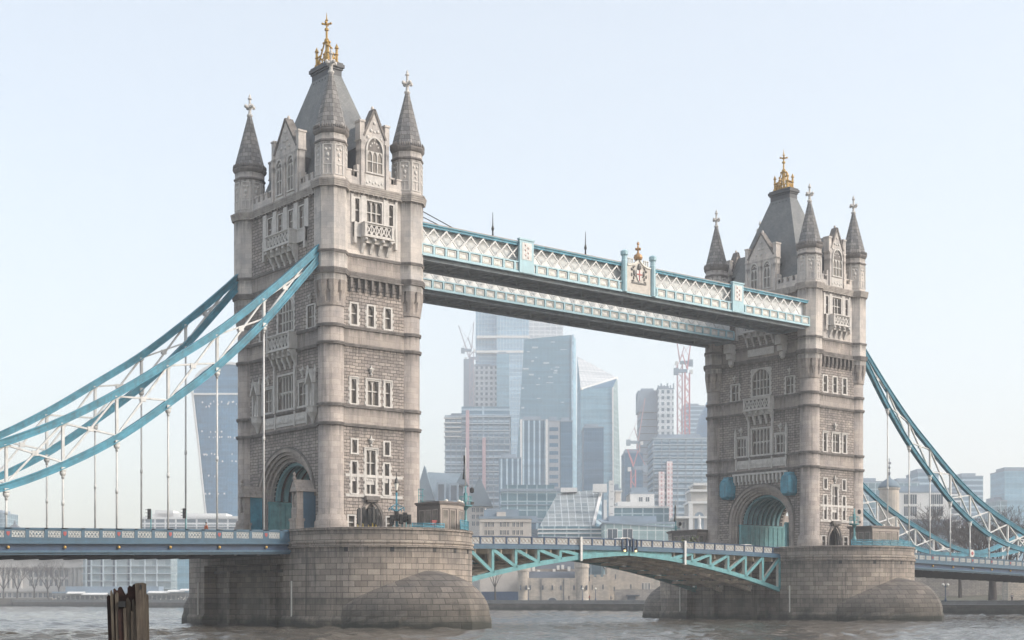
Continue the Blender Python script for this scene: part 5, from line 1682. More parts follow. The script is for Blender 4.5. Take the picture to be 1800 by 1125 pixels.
rr = random.Random(8)                                      # pale boxes painted as window lights and blinds on the sloping front
f = MB(fr)
for k in range(34):
    v = 592 + 3.55 * rr.randrange(0, 70); t = (hgt(v, D) - 2.4) / (Lz - 2.4)
    x0 = bl + (tl - bl) * t; x1 = br_ + (trr - br_) * t; x = x0 + (x1 - x0 - 6) * rr.random(); wd = rr.uniform(1, 6)
    f.box(x, x + wd, -26 * t - .3, -26 * t + .35, hgt(v, D), hgt(v, D) + rr.choice((.8, 1.4)))
f.build('blind', M['bslab'], root)
D = 1060                                                   # faceted tower
fr = vf(D)
root = thing('faceted_skyscraper', fr(lat(1060, D), -15, 2.4), 'angular glass skyscraper with a tilted pointed crown, right of the wedge', 'skyscraper')
A0, A1, A2 = lat(1021, D), lat(1079, D), lat(1101, D)
zf = hgt(684, D)
f = MB(fr); f.poly([(A0, 0, 2.4), (A1, 0, 2.4), (lat(1077, D), 0, hgt(681, D)), (A0, 0, zf)]); f.build('front_facet', GLASSY['scal'], root)
f = MB(fr); f.poly([(A1, 0, 2.4), (A2, -22, 2.4), (lat(1089, D), -22, hgt(656, D)), (lat(1077, D), 0, hgt(681, D))]); f.build('right_facet', facade('greenish facet glass', (.16, .24, .26), (.20, .28, .29), (.34, .42, .44), 5, 4, .3), root)
f = MB(fr); f.poly([(A0, 0, zf), (lat(1089, D), -22, hgt(656, D)), (lat(1018, D), -30, hgt(614, D))]); f.build('crown_facet', facade('white ribbed crown', (.48, .50, .52), (.52, .54, .56), (.36, .40, .43), 3, 3, .3), root)
f = MB(fr); f.poly([(A0, 0, zf), (lat(1077, D), 0, hgt(681, D)), (lat(1089, D), -22, hgt(656, D))]); f.build('shaded_fold', GLASSY['dark'], root)  # darker glass puts the shade of the fold into its colour
f = MB(fr); f.poly([(A0, 0, 2.4), (A0, 0, zf), (lat(1018, D), -30, hgt(614, D)), (lat(1016, D), -30, 2.4)]); f.poly([(lat(1016, D), -30, 2.4), (lat(1018, D), -30, hgt(614, D)), (lat(1089, D), -22, hgt(656, D)), (A2, -22, 2.4)]); f.build('back_wall', GLASSY['scal'], root)
f = MB(fr); f.beam((A0, .3, zf), (lat(1089, D), -21.7, hgt(656, D)), 1.8, 1.8, (0, 0, 1)); f.beam((A1, .2, 2.4), (lat(1077, D), .2, hgt(681, D)), 1.2, 1.2, (1, 0, 0)); f.build('edge_trim', M['bwhite'], root)

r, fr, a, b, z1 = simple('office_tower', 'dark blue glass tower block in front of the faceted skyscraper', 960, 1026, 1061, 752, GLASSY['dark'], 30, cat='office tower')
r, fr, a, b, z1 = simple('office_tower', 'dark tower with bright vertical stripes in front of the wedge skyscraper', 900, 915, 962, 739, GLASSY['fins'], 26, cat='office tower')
for u in (916, 961): f = MB(fr); f.box(lat(u, 900) - .7, lat(u, 900) + .7, 0, 1, 2.4, z1 + .5); f.build('corner_pier', M['bwhite'], r)
r, fr, a, b, z1 = simple('office_tower', 'brownish slab joined right of the striped dark tower', 905, 963, 984, 740, M['btaupe'], 26, cat='office tower')
for k in range(22): f = MB(fr); f.box(a + 1.0, b - 1.0, -.1, .1, 4 + k * 5, 6.4 + k * 5); f.build('window_band', GLASSY['dark'], r)
simple('office_tower', 'narrow dark glass tower between the striped tower and the dark block', 910, 985, 1006, 741, GLASSY['dark'], 26, cat='office tower')
r, fr, a, b, z1 = simple('office_block', 'ribbed mid-height block left of the striped dark tower', 880, 877, 916, 806, GLASSY['fins'], 24, cat='office block')

r, fr, a, b, z1 = simple('office_block', 'broad teal office block with long glazed floors below the striped tower', 660, 881, 990, 862, GLASSY['low'], 40, cat='office block', bands=(8, M['bgrey'], .35))
f = MB(fr); f.box(a + 2, b - 4, -30, -1, z1, z1 + 2.6); f.build('top_storey', GLASSY['low'], r)
r, fr, a, b, z1 = simple('office_block', 'low block with pale vertical stripes behind the beige building', 600, 905, 958, 919, GLASSY['fins'], 30, cat='office block')

D = 540                                                    # sloped glass office
fr = vf(D)
root = thing('sloped_glass_building', fr(lat(1010, D), -15, 2.4), 'office with a large sloping glass roof and white end walls, above the bascule', 'office building')
f = MB(fr)
q = [(lat(948, D), 2, hgt(926, D)), (lat(1042, D), 2, hgt(926, D)), (lat(1066, D), -28, hgt(850, D)), (lat(984, D), -28, hgt(858, D))]
f.poly(q); f.poly([(lat(948, D), 2, hgt(926, D)), (lat(984, D), -28, hgt(858, D)), (lat(948, D), -28, 2.4), (lat(948, D), 2, 2.4)])
f.build('glass_slope', facade('sloping patent glazing', (.14, .18, .20), (.26, .29, .30), (.42, .46, .48), 2.6, 3.4, .16), root)
f = MB(fr); f.box(lat(946, D), lat(1062, D), -26, 3, 2.4, hgt(926, D)); f.build('lower_floors', GLASSY['low'], root)
for k in range(3): f = MB(fr); f.box(lat(945, D), lat(1064, D), -26.5, 3.5, hgt(930 + 7 * k, D) - .5, hgt(930 + 7 * k, D)); f.build('floor_band', M['bwhite'], root)
for (u0, u1, v, d) in ((1072, 1081, 843, -4), (1061, 1066, 879, 2), (1048, 1073, 843, -20)):
    f = MB(fr); f.box(lat(u0, D), lat(u1, D), d - 3, d, 2.4 if u0 != 1048 else hgt(858, D), hgt(v, D)); f.build('white_shaft', M['bwhite'], root)
f = MB(fr); f.poly([(lat(1042, D), 2, hgt(926, D)), (lat(1066, D), -28, hgt(850, D)), (lat(1066, D), -28, 2.4), (lat(1042, D), 2, 2.4)]); f.build('end_wall', GLASSY['slabs'], root)
f = MB(fr); f.beam(q[1], q[2], 1, 1, (1, 0, 0)); f.box(lat(990, D), lat(1020, D), -29, -25, hgt(856, D), hgt(848, D)); f.build('ridge_plant', M['bwhite'], root)
f = MB(fr)
for k in range(6): f.box(lat(1074, D), lat(1079, D), -4, -3.9, hgt(915 - 13 * k, D), hgt(922 - 13 * k, D) + 1.6)
f.build('shaft_window', M['bglass'], root)

r, fr, a, b, z1 = simple('office_block', 'low pale turquoise glass pavilion block right of the sloping glass roof', 520, 1062, 1186, 921, facade('turquoise glass', (.26, .38, .40), (.33, .45, .46), (.55, .62, .62), 3, 4, .2), 24, cat='office block')
f = MB(fr); f.loft([[(a - 1, .5, z1 + .3), (b + 1, .5, z1 - 1.5), (b + 1, -22, z1 + 1.0), (a - 1, -22, z1 + 2.6)], [(a - 1, .5, z1 + .8), (b + 1, .5, z1 - 1.0), (b + 1, -22, z1 + 1.4), (a - 1, -22, z1 + 3.0)]]); f.build('sloping_canopy', M['bgrey'], r)
windows(r, fr, [a + 3, a + 8.5], [z1 - 5.5], 3.4, 3.6)
simple('office_block', 'dark grey flat block with white plant boxes, right of the white shafts', 620, 1080, 1176, 893, GLASSY['low'], 30, cat='office block', roof=M['bwhite'])
r, fr, a, b, z1 = simple('office_block', 'small cream office block below the short red crane', 640, 1108, 1150, 868, M['bwhite'], 25, cat='office block')
windows(r, fr, [b - 6, b - 3], [z1 - 20, z1 - 13, z1 - 6], 1.6, 4.5)
r, fr, a, b, z1 = simple('office_block', 'cream block with round-cornered floors right of the white shafts', 640, 1082, 1091, 862, M['bbeige'], 25, cat='office block', bands=(9, M['bwhite'], .7))

# stepped construction site on the right
r, fr, a, b, z1 = simple('office_tower', 'unfinished grey tower core left of the white gridded tower', 1120, 1126, 1158, 688, M['bgrey'], 30, cat='construction site', bands=(30, M['bdark'], .3))
f = MB(fr); f.box(a - 2, b + .5, -20, 1.2, hgt(724, 1120), z1 + .5); f.build('shrouded_top', M['bgrey'], r)
r, fr, a, b, z1 = simple('office_tower', 'white gridded concrete tower with spiky top, right part of the skyline', 1110, 1157, 1184, 684, GLASSY['grid'], 30, cat='construction site')
f = MB(fr)
for k in range(6): f.box(a + (b - a) * k / 5 - .5, a + (b - a) * k / 5 + .5, -1.2, 0, z1, z1 + 3.0 + 1.5 * (k % 2))
f.build('starter_column', M['bgrey'], r)
r, fr, a, b, z1 = simple('construction_building', 'broad scaffolded building with white floors beside the right tower', 900, 1149, 1262, 770, GLASSY['slabs'], 40, cat='construction site', bands=(26, M['bslab'], .8))
f = MB(fr)
for i in range(9): f.box(a + (b - a) * i / 8 - .3, a + (b - a) * i / 8 + .3, .1, .7, 2.4, z1)
f.build('column', M['bgrey'], r)
for u, v in ((1162, 830), (1176, 812)): f = MB(fr); f.box(lat(u - 5, 900), lat(u + 5, 900), 1, 4, 2.4, hgt(v, 900)); f.build('hoist_mast', facade('pink lattice hoist', (.45, .25, .26), (.5, .3, .3), (.68, .60, .60), 2.2, 2.6, .6), r)
simple('office_tower', 'small grey slab between the red cranes and the curved glass tower', 1350, 1203, 1238, 714, GLASSY['slabs'], 30, cat='office tower')
r, fr, a, b, z1 = simple('office_block', 'squat dark block behind the short red crane', 1000, 1098, 1130, 796, GLASSY['dark'], 30, cat='office block')

D = 1250                                                   # curved glass tower at the edge of the right bridge tower
fr = vf(D)
cx_ = lat(1268, D)
root = thing('rounded_skyscraper', fr(cx_, 0, 2.4), 'bullet shaped glass tower, its curved left side peeping out by the right bridge tower', 'skyscraper')
f = MB(); c = fr(cx_, 0, 0)
f.lathe(c[0], c[1], [(21, 2.4), (25, 50), (27.5, 90), (26, 130), (20, 160), (11, 178), (3, 186)], 40, sm=True); f.build('glass_wall', GLASSY['bulge'], root)
f = MB(); f.lathe(c[0], c[1], [(3.2, 185.5), (1.5, 187.5), (.2, 188)], 24); f.build('cap', M['bdark'], root)

# curved top-heavy tower on the left
D = 1050
fr = vf(D)
root = thing('curved_skyscraper', fr(lat(395, D), -15, 2.4), 'blue curved skyscraper flaring toward its rounded top, left of the nearest tower', 'skyscraper')
lev = [(905, 361, 440), (840, 354, 446), (780, 348, 452), (730, 342, 458), (693, 338, 462)]
f = MB(fr)
R = []
for v, u0, u1 in [(1052, 366, 434)] + lev:
    a, b, z = lat(u0, D), lat(u1, D), hgt(v, D)
    R.append([(a, -30, z)] + [(a + (b - a) * k / 10, -3.5 + 3.5 * sin(pi * k / 10), z) for k in range(11)] + [(b, -30, z)])
f.loft(R); f.build('glass_wall', GLASSY['bulge'], root)
f = MB(fr)
a, b = lat(338, D), lat(462, D)
zt, z0 = hgt(640, D), hgt(693, D)
prof = [(a + (b - a) * (1 - cos(pi * k / 20)) / 2, z0 + (zt - z0) * sin(pi * k / 20) ** .75) for k in range(21)]
f.loft([[(x, 0, z) for x, z in prof], [(x, -30, z) for x, z in prof]]); f.build('rounded_top', GLASSY['bulge'], root)
f = MB(fr)
for (x0, zz0), (x1, zz1) in zip(prof, prof[1:]): f.beam((x0, -15, zz0 + .6), (x1, -15, zz1 + .6), 32, 1.8, (0, 1, 0))
f.box(a, b, -1, .6, z0 - .4, z0 + .9)
for (v, u0, u1), (v2, w0, w1) in zip([(1052, 366, 434)] + lev, lev): f.beam((lat(u0, D), -.6, hgt(v, D)), (lat(w0, D), -.6, hgt(v2, D)), 2.0, 1.4, (0, 1, 0))
f.build('white_edge', M['bwhite'], root)
f = MB(fr)
rr = random.Random(3)
for k in range(46):
    u, v = rr.uniform(352, 416), rr.choice((708, 712, 716, 760, 770, 800, 812, 838, 870)) + rr.uniform(-1, 1)
    f.box(lat(u, D), lat(u + rr.uniform(.8, 2.6), D), .2, .7, hgt(v, D), hgt(v, D) + 1.2)
f.build('lit_window', M['bwhite'], root)

# ------------------------------------------------------------------ left bank
r, fr, a, b, z1 = simple('office_building', 'long white office building just above the left road span', 830, 248, 440, 911, GLASSY['office'], 30, base=2.4, cat='office building', roof=M['bwhite'], bands=(11, M['bwhite'], .5))
f = MB(fr); f.box(lat(335, 830), b, -25, .8, z1, z1 + 1.2); f.box(lat(268, 830), lat(300, 830), -20, -6, z1, z1 + 5); f.build('penthouse', M['bwhite'], r)

D = 745                                                    # gridded riverside offices
r, fr, a, b, z1 = simple('riverside_offices', 'pale gridded riverside office building behind the timber pile', D, 146, 300, 955, facade('riverside glazing', (.20, .27, .30), (.30, .36, .38), (.30, .36, .38), 3.4, 3.9, .2), 40, cat='office building')
f = MB(fr)
for k in range(9): f.box(a - .6, b + 3, -.2, .9, hgt(1047 - 13.2 * k, D) - .4, hgt(1047 - 13.2 * k, D))
f.build('floor_slab', M['bslab'], r)
f = MB(fr)
for u in (152, 161, 182, 204, 230, 255, 276): f.box(lat(u, D) - .3, lat(u, D) + .3, -.2, .95, 2.4, z1)
f.build('column', M['bslab'], r)
f = MB(fr)
for u in (158, 181, 202, 228): f.box(lat(u, D) - 1.0, lat(u, D) + .4, .0, .5, 2.4, z1)
f.build('dark_bay', M['bglass'], r)
simple('riverside_offices', 'blue glazed end block joined to the right of the gridded offices', 760, 299, 334, 958, GLASSY['scal'], 40, cat='office building')

D = 790                                                    # classical building with columns
r, fr, a, b, z1 = simple('classical_building', 'long classical stone building with columns behind bare trees, far left', D, -60, 147, 950, M['bstone'], 40, cat='building')
for u in list(range(-52, 44, 9)) + [126, 133, 140]:
    c = MB(fr); c.lathe(lat(u, D), .9, [(1.1, hgt(1034, D)), (1.0, hgt(1032, D)), (.8, hgt(1001, D)), (1.2, hgt(998, D))], 10); c.build('column', M['bstone'], r)
f = MB(fr); f.box(a, b, 0, 2.2, hgt(998, D), hgt(992, D)); f.box(a, b, 0, 1.4, hgt(984, D), hgt(980, D)); f.box(a, b, 0, 2.0, hgt(1040, D), hgt(1034, D)); f.build('cornice', M['bstone'], r)
windows(r, fr, [lat(u, D) for u in range(-46, 44, 9)], [hgt(1028, D), hgt(1012, D)], 1.3, 3.2, M['bstone'])
windows(r, fr, [lat(u, D) for u in range(54, 124, 9)], [hgt(1030, D), hgt(1014, D), hgt(975, D)], 1.5, 3.6, M['bstone'])
windows(r, fr, [lat(u, D) for u in range(-46, 146, 9)], [hgt(1050, D)], 1.5, 2.4, M['bstone'])

D = 660                                                    # riverside terrace with parasols
r, fr, a, b, z1 = simple('riverside_pavilion', 'low dark riverside terrace with pale awnings under the gridded offices', D, 92, 334, 1043, facade('shaded terrace', (.05, .06, .07), (.10, .11, .11), (.20, .21, .21), 2.2, 2.6, .35), 16, cat='pavilion', base=1.9)
for u0, u1, v in ((120, 150, 1041), (146, 190, 1043), (262, 300, 1040), (296, 326, 1038), (318, 333, 1036)):
    f = MB(fr); f.loft([[(lat(u0, D), 3, hgt(v + 3, D)), (lat(u1, D), 3, hgt(v + 3, D)), (lat(u1, D), 0, hgt(v, D)), (lat(u0, D), 0, hgt(v, D))], [(lat(u0, D), 3, hgt(v + 3, D) + .3), (lat(u1, D), 3, hgt(v + 3, D) + .3), (lat(u1, D), 0, hgt(v, D) + .3), (lat(u0, D), 0, hgt(v, D) + .3)]]); f.build('awning', M['bwhite'], r)
f = MB(fr)
rr = random.Random(5)
for k in range(40): f.ball((rr.uniform(a, b), .6, rr.uniform(2.8, 4.2)), rr.uniform(.12, .28), 6, 4)
f.build('terrace_light', M['lampglass'], r)
fr = vf(655); f = MB(fr); f.box(lat(-40, 655), lat(92, 655), -6, 0, -1, hgt(1050, 655) - .4)
for k in range(14): f.box(lat(30, 655) + k * .9, lat(30, 655) + k * .9 + .35, .0, .3, -1, hgt(1054, 655))
tag(f.build('river_wall', M['quay']), 'dark low river wall below the classical building at far left', 'wall')
D = 1100; fr = vf(D)
root = thing('church', fr(lat(23, D), 0, 2.4), 'distant grey church with small spire poking above the far left parapet', 'church')
f = MB(fr); f.box(lat(14, D), lat(33, D), -12, 0, 2.4, hgt(928, D)); f.build('wall', M['bgrey'], root)
f = MB(fr); x = lat(23, D); f.loft([[(x - 4, -8, hgt(928, D)), (x + 4, -8, hgt(928, D)), (x + 4, 0, hgt(928, D)), (x - 4, 0, hgt(928, D))], [(x - .8, -5, hgt(921, D)), (x + .8, -5, hgt(921, D)), (x + .8, -3, hgt(921, D)), (x - .8, -3, hgt(921, D))], [(x - .2, -4.2, hgt(914, D)), (x + .2, -4.2, hgt(914, D)), (x + .2, -3.8, hgt(914, D)), (x - .2, -3.8, hgt(914, D))]]); f.build('spire', M['bdark'], root)
simple('office_block', 'faint grey block at the far left edge above the parapet', 1150, -30, 9, 903, GLASSY['low'], 30, cat='office block')

# ------------------------------------------------------------------ middle ground between the towers
D = 690                                                    # gabled gothic office group
fr = vf(D)
root = thing('gabled_building', fr(lat(780, D), -15, 2.4), 'large blue grey gabled building group with steep roofs behind the pier cabin', 'building')
f = MB(fr); f.box(lat(736, D), lat(852, D), -40, 0, 2.4, hgt(884, D)); f.build('wall', M['bpinkst'] if 'bpinkst' in M else M['bbeige'], root)
def gab(u0, u1, va, ve, d0, d1):
    g = MB(fr); a, b = lat(u0, D), lat(u1, D); c = (a + b) / 2
    g.loft([[(a, d0, hgt(ve, D)), (b, d0, hgt(ve, D)), (c, d0, hgt(va, D))], [(a, d1, hgt(ve, D)), (b, d1, hgt(ve, D)), (c, d1, hgt(va, D))]]); g.build('steep_roof', M['broof'], root)
f = MB(fr)
f.loft([[(lat(746, D), -30, hgt(820, D)), (lat(812, D), -30, hgt(824, D)), (lat(812, D), -4, hgt(884, D)), (lat(736, D), -4, hgt(884, D))], [(lat(746, D), -32, hgt(820, D)), (lat(812, D), -32, hgt(824, D)), (lat(812, D), -40, hgt(884, D)), (lat(736, D), -40, hgt(884, D))]])
f.build('main_roof', M['broof'], root)
for g in ((728, 764, 818, 880, 1, -12), (800, 822, 828, 850, -6, -20), (820, 866, 838, 890, 2, -14)): gab(*g)
for u in (768, 774, 780, 794, 800): f = MB(fr); f.box(lat(u, D), lat(u + 3.5, D), -3, 1.5, hgt(884, D), hgt(850, D)); f.build('dormer', M['broof'], root)
for u0, u1, vt in ((768, 784, 848), (790, 806, 850)):
    f = MB(fr); f.box(lat(u0, D), lat(u1, D), -1.6, 2.2, hgt(884, D), hgt(vt, D)); o = f.build('bay', M['bgrey'], root)
    g = MB(fr); g.box(lat(u0 + 3, D), lat(u1 - 3, D), 2.1, 2.35, hgt(880, D), hgt(vt + 4, D)); g.build('pane', M['bglass'], o)
windows(root, fr, [lat(u, D) for u in (832, 840, 847)], [hgt(v, D) for v in (900, 912, 924)], 1.4, 2.0, M['bbeige'], .05)
r, fr, a, b, z1 = simple('stone_building', 'beige stone building with rows of small windows right of the pier cabin', 450, 843, 934, 912, M['bbeige'], 20, cat='building', base=2.4)
windows(r, fr, [lat(u, 450) for u in (854, 860, 866, 881, 887, 893, 903, 910, 917)], [hgt(v, 450) for v in (926, 940, 954, 968, 982)], .75, 1.4, M['bbeige'])
f = MB(fr); f.box(lat(873, 450), lat(889, 450), -10, -1, z1, z1 + 2.2); f.box(a, b, -.4, .3, z1 - 1.0, z1 - .6); f.build('attic', M['bbeige'], r)
r, fr, a, b, z1 = simple('stone_building', 'long low building with dull purple roof above the left bascule parapet', 540, 880, 975, 944, M['bgrey'], 24, cat='building', roof=M['broof'])
f = MB(fr); f.loft([[(a, 0, z1), (b, 0, z1), (b, -12, z1 + 3), (a, -12, z1 + 3)], [(a, -24, z1), (b, -24, z1), (b, -12.5, z1 + 3), (a, -12.5, z1 + 3)]]); f.build('pitched_roof', M['broof'], r)

D = 600                                                    # white stone building with tower niche
fr = vf(D)
root = thing('white_stone_building', fr(lat(1222, D), -10, 2.4), 'ornate white stone building with arched niche tower by the right bridge tower', 'building')
f = MB(fr); f.box(lat(1188, D), lat(1275, D), -30, -4, 2.4, hgt(910, D)); f.box(lat(1212, D), lat(1252, D), -18, 0, 2.4, hgt(882, D)); f.box(lat(1215, D), lat(1249, D), -16, -1, hgt(882, D), hgt(862, D)); f.box(lat(1220, D), lat(1244, D), -14, -3, hgt(862, D), hgt(852, D)); f.build('wall', M['bstone'], root)
f = MB(fr)
for v, u0, u1 in ((910, 1186, 1277), (884, 1209, 1255), (863, 1213, 1251), (852, 1219, 1245)): f.box(lat(u0, D), lat(u1, D), -18, 1, hgt(v, D) - .3, hgt(v, D) + .6)
for u in (1214, 1249): f.box(lat(u, D) - .8, lat(u, D) + .8, -1, .9, 2.4, hgt(884, D))
f.build('cornice', M['bwhite'], root)
f = MB(fr); c, z = lat(1229, D), hgt(908, D)
f.box(c - 1.9, c + 1.9, -.1, .12, hgt(930, D), z); f.loft([[(c + 1.9 * cos(pi * k / 12), -.1, z + 1.9 * sin(pi * k / 12)) for k in range(13)], [(c + 1.9 * cos(pi * k / 12), .12, z + 1.9 * sin(pi * k / 12)) for k in range(13)]]); f.build('niche', M['bgrey'], root)
f = MB(fr); f.lathe(c, .6, [(.9, hgt(930, D)), (.6, hgt(922, D)), (.8, hgt(914, D)), (.35, hgt(909, D)), (.4, hgt(907, D)), (.05, hgt(904, D))], 8); f.build('statue', M['bwhite'], root)
windows(root, fr, [lat(u, D) for u in (1194, 1203)], [hgt(v, D) for v in (928, 944)], 1.3, 2.6, M['bstone'], -4)
for u in (1190, 1199, 1207): f = MB(fr); f.lathe(lat(u, D), -3.2, [(.6, hgt(945, D)), (.5, hgt(914, D)), (.8, hgt(911, D))], 8); f.build('column', M['bstone'], root)


# ------------------------------------------------------------------ tower cranes
def crane(u, vb, vt, D, jib, label, col, w=1.6):
    fr = vf(D); x = lat(u, D); z0, z1 = hgt(vb, D), hgt(vt, D)
    root = thing('tower_crane', fr(x, 0, z0), label, 'crane', 'tower cranes over the skyline')
    f = MB(fr)
    for sx in (-1, 1):
        for sy in (-1, 1): f.box(x + sx * w - .3, x + sx * w + .3, sy * w - .3, sy * w + .3, z0, z1)
    k = z0; i = 0
    while k < z1 - 3:
        s = 1 if i % 2 else -1
        f.beam((x - s * w, w, k), (x + s * w, w, k + 4), .3, .35); f.beam((x - s * w, -w, k), (x + s * w, -w, k + 4), .3, .35)
        k += 4; i += 1
    f.build('mast', col, root)
    ju, jv = jib
    e = (lat(ju, D), 0, hgt(jv, D))
    f = MB(fr); f.beam((x, .8, z1 + 2), (e[0], .3, e[2]), .5, .6); f.beam((x, -.8, z1 + 2), (e[0], -.3, e[2]), .5, .6); f.beam((x, 0, z1 + 4.2), e, .5, .5)
    n = 9
    for i in range(n): 
        t = i / n; p = (x + (e[0] - x) * t, 0, z1 + 2 + (e[2] - z1 - 2) * t); q_ = (x + (e[0] - x) * (t + .5 / n), 0, z1 + 4.2 + (e[2] - z1 - 4.2) * (t + .5 / n)); f.beam(p, q_, .25, .3)
    f.build('jib', col, root)
    s = 1 if e[0] > x else -1
    f = MB(fr); f.box(min(x, x - s * 8), max(x, x - s * 8), -1.2, 1.2, z1, z1 + 2.2); f.box(min(x - s * 6, x - s * 9), max(x - s * 6, x - s * 9), -1.4, 1.4, z1 - 1.5, z1 + 3); f.build('counterweight', M['bgrey'], root)
    f = MB(fr); f.beam((x, 0, z1 + 2), (x - s * 3, 0, z1 + 12), .5, .6); f.beam((x - s * 3, 0, z1 + 12), e, .2, .2); f.beam((x - s * 3, 0, z1 + 12), (x - s * 8, 0, z1 + 2), .25, .25); f.build('back_mast', col, root)
    f = MB(fr); f.box(x + s * 1.5, x + s * 3.5, .2, 2.2, z1 - 1, z1 + 1.6) if s > 0 else f.box(x - 3.5, x - 1.5, .2, 2.2, z1 - 1, z1 + 1.6); f.build('cab', M['bwhite'], root)


M['bcrane'] = plain('grey crane steel', (.36, .33, .38), .6, 0, .2, .1)
crane(824, 720, 632, 1260, (806, 572), 'left of two grey cranes above the grid tower, jib raised to the left', M['bcrane'])
crane(829, 716, 618, 1230, (833, 566), 'right of two grey cranes, jib nearly upright beside the tallest skyscraper', M['bcrane'])
crane(1195, 765, 640, 1000, (1190, 601), 'left of two tall pink cranes close to the right bridge tower', M['bpink'], 1.7)
crane(1208, 860, 655, 960, (1214, 604), 'right of two tall pink cranes close to the right bridge tower', M['bred'], 1.5)
crane(1113, 900, 826, 900, (1103, 790), 'short red crane in the gap right of the faceted skyscraper', M['bred'], 1.4)
crane(1122, 800, 780, 1080, (1134, 700), 'thin pink jib crane leaning against the unfinished grey tower core', M['bpink'], 1.0)

# ------------------------------------------------------------------ castle on the north bank
M['castle'] = stone('old castle stone', (.56, .505, .435), (.44, .40, .35), (.19, .175, .155), .9, .38, .03, .6, .3, .2)
M['castled'] = stone('grey castle stone', (.36, .335, .31), (.27, .255, .24), (.13, .125, .12), .9, .38, .03, .6, .35, .2)
D = 440
fr = vf(D)
base = 2.45
root = thing('castle_gatehouse', fr(lat(975, D), -10, base), 'pale stone castle gatehouse with round corner turrets under the left bascule', 'castle')
f = MB(fr); f.box(lat(925, D), lat(1014, D), -14, 0, base, hgt(1018, D)); f.box(lat(925, D), lat(1014, D), -.9, 0, hgt(1018, D), hgt(1016, D)); f.build('wall', M['castle'], root)
f = MB(fr); f.loft([[(lat(926, D), -.9, hgt(1018, D)), (lat(1013, D), -.9, hgt(1018, D)), (lat(1013, D), -6, hgt(1004, D)), (lat(926, D), -6, hgt(1004, D))], [(lat(926, D), -13.5, hgt(1018, D)), (lat(1013, D), -13.5, hgt(1018, D)), (lat(1013, D), -6.4, hgt(1004, D)), (lat(926, D), -6.4, hgt(1004, D))]]); f.build('roof', M['bdark'], root)
for u, r0, vt in ((920, 1.75, 992), (1023, 2.1, 986)):
    x = lat(u, D); f = MB(fr); f.lathe(x, -1.2, [(r0 * 1.08, base), (r0, base + .8), (r0, hgt(vt + 13, D)), (r0 * 1.1, hgt(vt + 12, D)), (r0 * 1.1, hgt(vt, D))], 20, sm=False)
    for k in range(8): t = 2 * pi * k / 8; f.box(x + r0 * cos(t) - .3, x + r0 * cos(t) + .3, -1.2 + r0 * sin(t) - .3, -1.2 + r0 * sin(t) + .3, hgt(vt, D), hgt(vt, D) + .6)
    f.build('corner_turret', M['castle'], root)
f = MB(fr)
for u in (915, 925, 932, 954, 971, 986, 1009, 1022, 1031):
    dd = .15 if 928 < u < 1012 else 1.05
    f.box(lat(u, D) - .24, lat(u, D) + .24, -.3, dd if abs(u - 920) > 3 and abs(u - 1023) > 2 else 1.0, hgt(1037, D), hgt(1029, D))
f.build('arrow_slit', M['bdark'], root)
f = MB(fr)
c = lat(971, D); arch_ring(f, c, 1.3, .95, 1.6, 1.25, hgt(1056, D), .05, .25, 14); f.m = 1
f.loft([[(c + 1.3 * cos(pi * k / 12), .0, hgt(1056, D) + .95 * sin(pi * k / 12)) for k in range(13)], [(c + 1.3 * cos(pi * k / 12), .12, hgt(1056, D) + .95 * sin(pi * k / 12)) for k in range(13)]]); f.build('water_gate', [M['bstone'], M['bdark']], root)
for u in (951, 991): f = MB(fr); f.box(lat(u, D) - .1, lat(u, D) + .1, 0, .2, base, hgt(1018, D)); f.build('drainpipe', M['bdark'], root)
D = 470; fr = vf(D)
root = thing('castle_house', fr(lat(965, D), -8, base), 'dark roofed castle lodgings with small white chimneys behind the gatehouse', 'house')
f = MB(fr); f.box(lat(932, D), lat(1012, D), -10, 0, base, hgt(1000, D)); f.build('wall', M['castled'], root)
f = MB(fr); f.loft([[(lat(930, D), 0, hgt(1000, D)), (lat(1014, D), 0, hgt(1000, D)), (lat(1014, D), -5, hgt(984, D)), (lat(930, D), -5, hgt(984, D))], [(lat(930, D), -10, hgt(1000, D)), (lat(1014, D), -10, hgt(1000, D)), (lat(1014, D), -5.3, hgt(984, D)), (lat(930, D), -5.3, hgt(984, D))]]); f.build('roof', M['bdark'], root)
for u, v in ((938, 996), (947, 1002), (974, 1000), (981, 994), (989, 993), (1000, 996)): f = MB(fr); f.box(lat(u, D) - .45, lat(u, D) + .45, -.2, 1.0, hgt(v + 8, D), hgt(v, D)); f.build('chimney', M['bwhite'], root)
def curtain(name, label, D, u0, u1, vt, mat, d=6, cren=True, slits=(), wins=()):
    fr = vf(D); root = thing(name, fr((lat(u0, D) + lat(u1, D)) / 2, 0, base), label, 'wall')
    f = MB(fr); a, b, z = lat(u0, D), lat(u1, D), hgt(vt, D); f.box(a, b, -d, 0, base, z)
    if cren:
        n = max(2, int((b - a) / 1.6))
        for k in range(n): f.box(a + (k + .2) * (b - a) / n, a + (k + .8) * (b - a) / n, -.7, .01, z, z + .7)
    f.build('wall', mat, root)
    if slits:
        f = MB(fr)
        for u, v in slits: f.box(lat(u, D) - .18, lat(u, D) + .18, -.2, .03, hgt(v, D), hgt(v, D) + 1.5)
        f.build('arrow_slit', M['bdark'], root)
    if wins: windows(root, fr, [lat(u, D) for u, v in wins], [hgt(wins[0][1], D)], .8, 2.0, M['bstone'], .02)
    return root
curtain('castle_wall', 'low pale battlemented wall just right of the castle gatehouse', 442, 1034, 1070, 1014, M['castle'], 5, True, ((1041, 1037), (1060, 1036), (1036, 1022)))
curtain('castle_wall', 'square pale castle tower between the low wall and the right pier', 446, 1067, 1092, 968, M['castle'], 9, True, ((1080, 1040), (1082, 1018)))
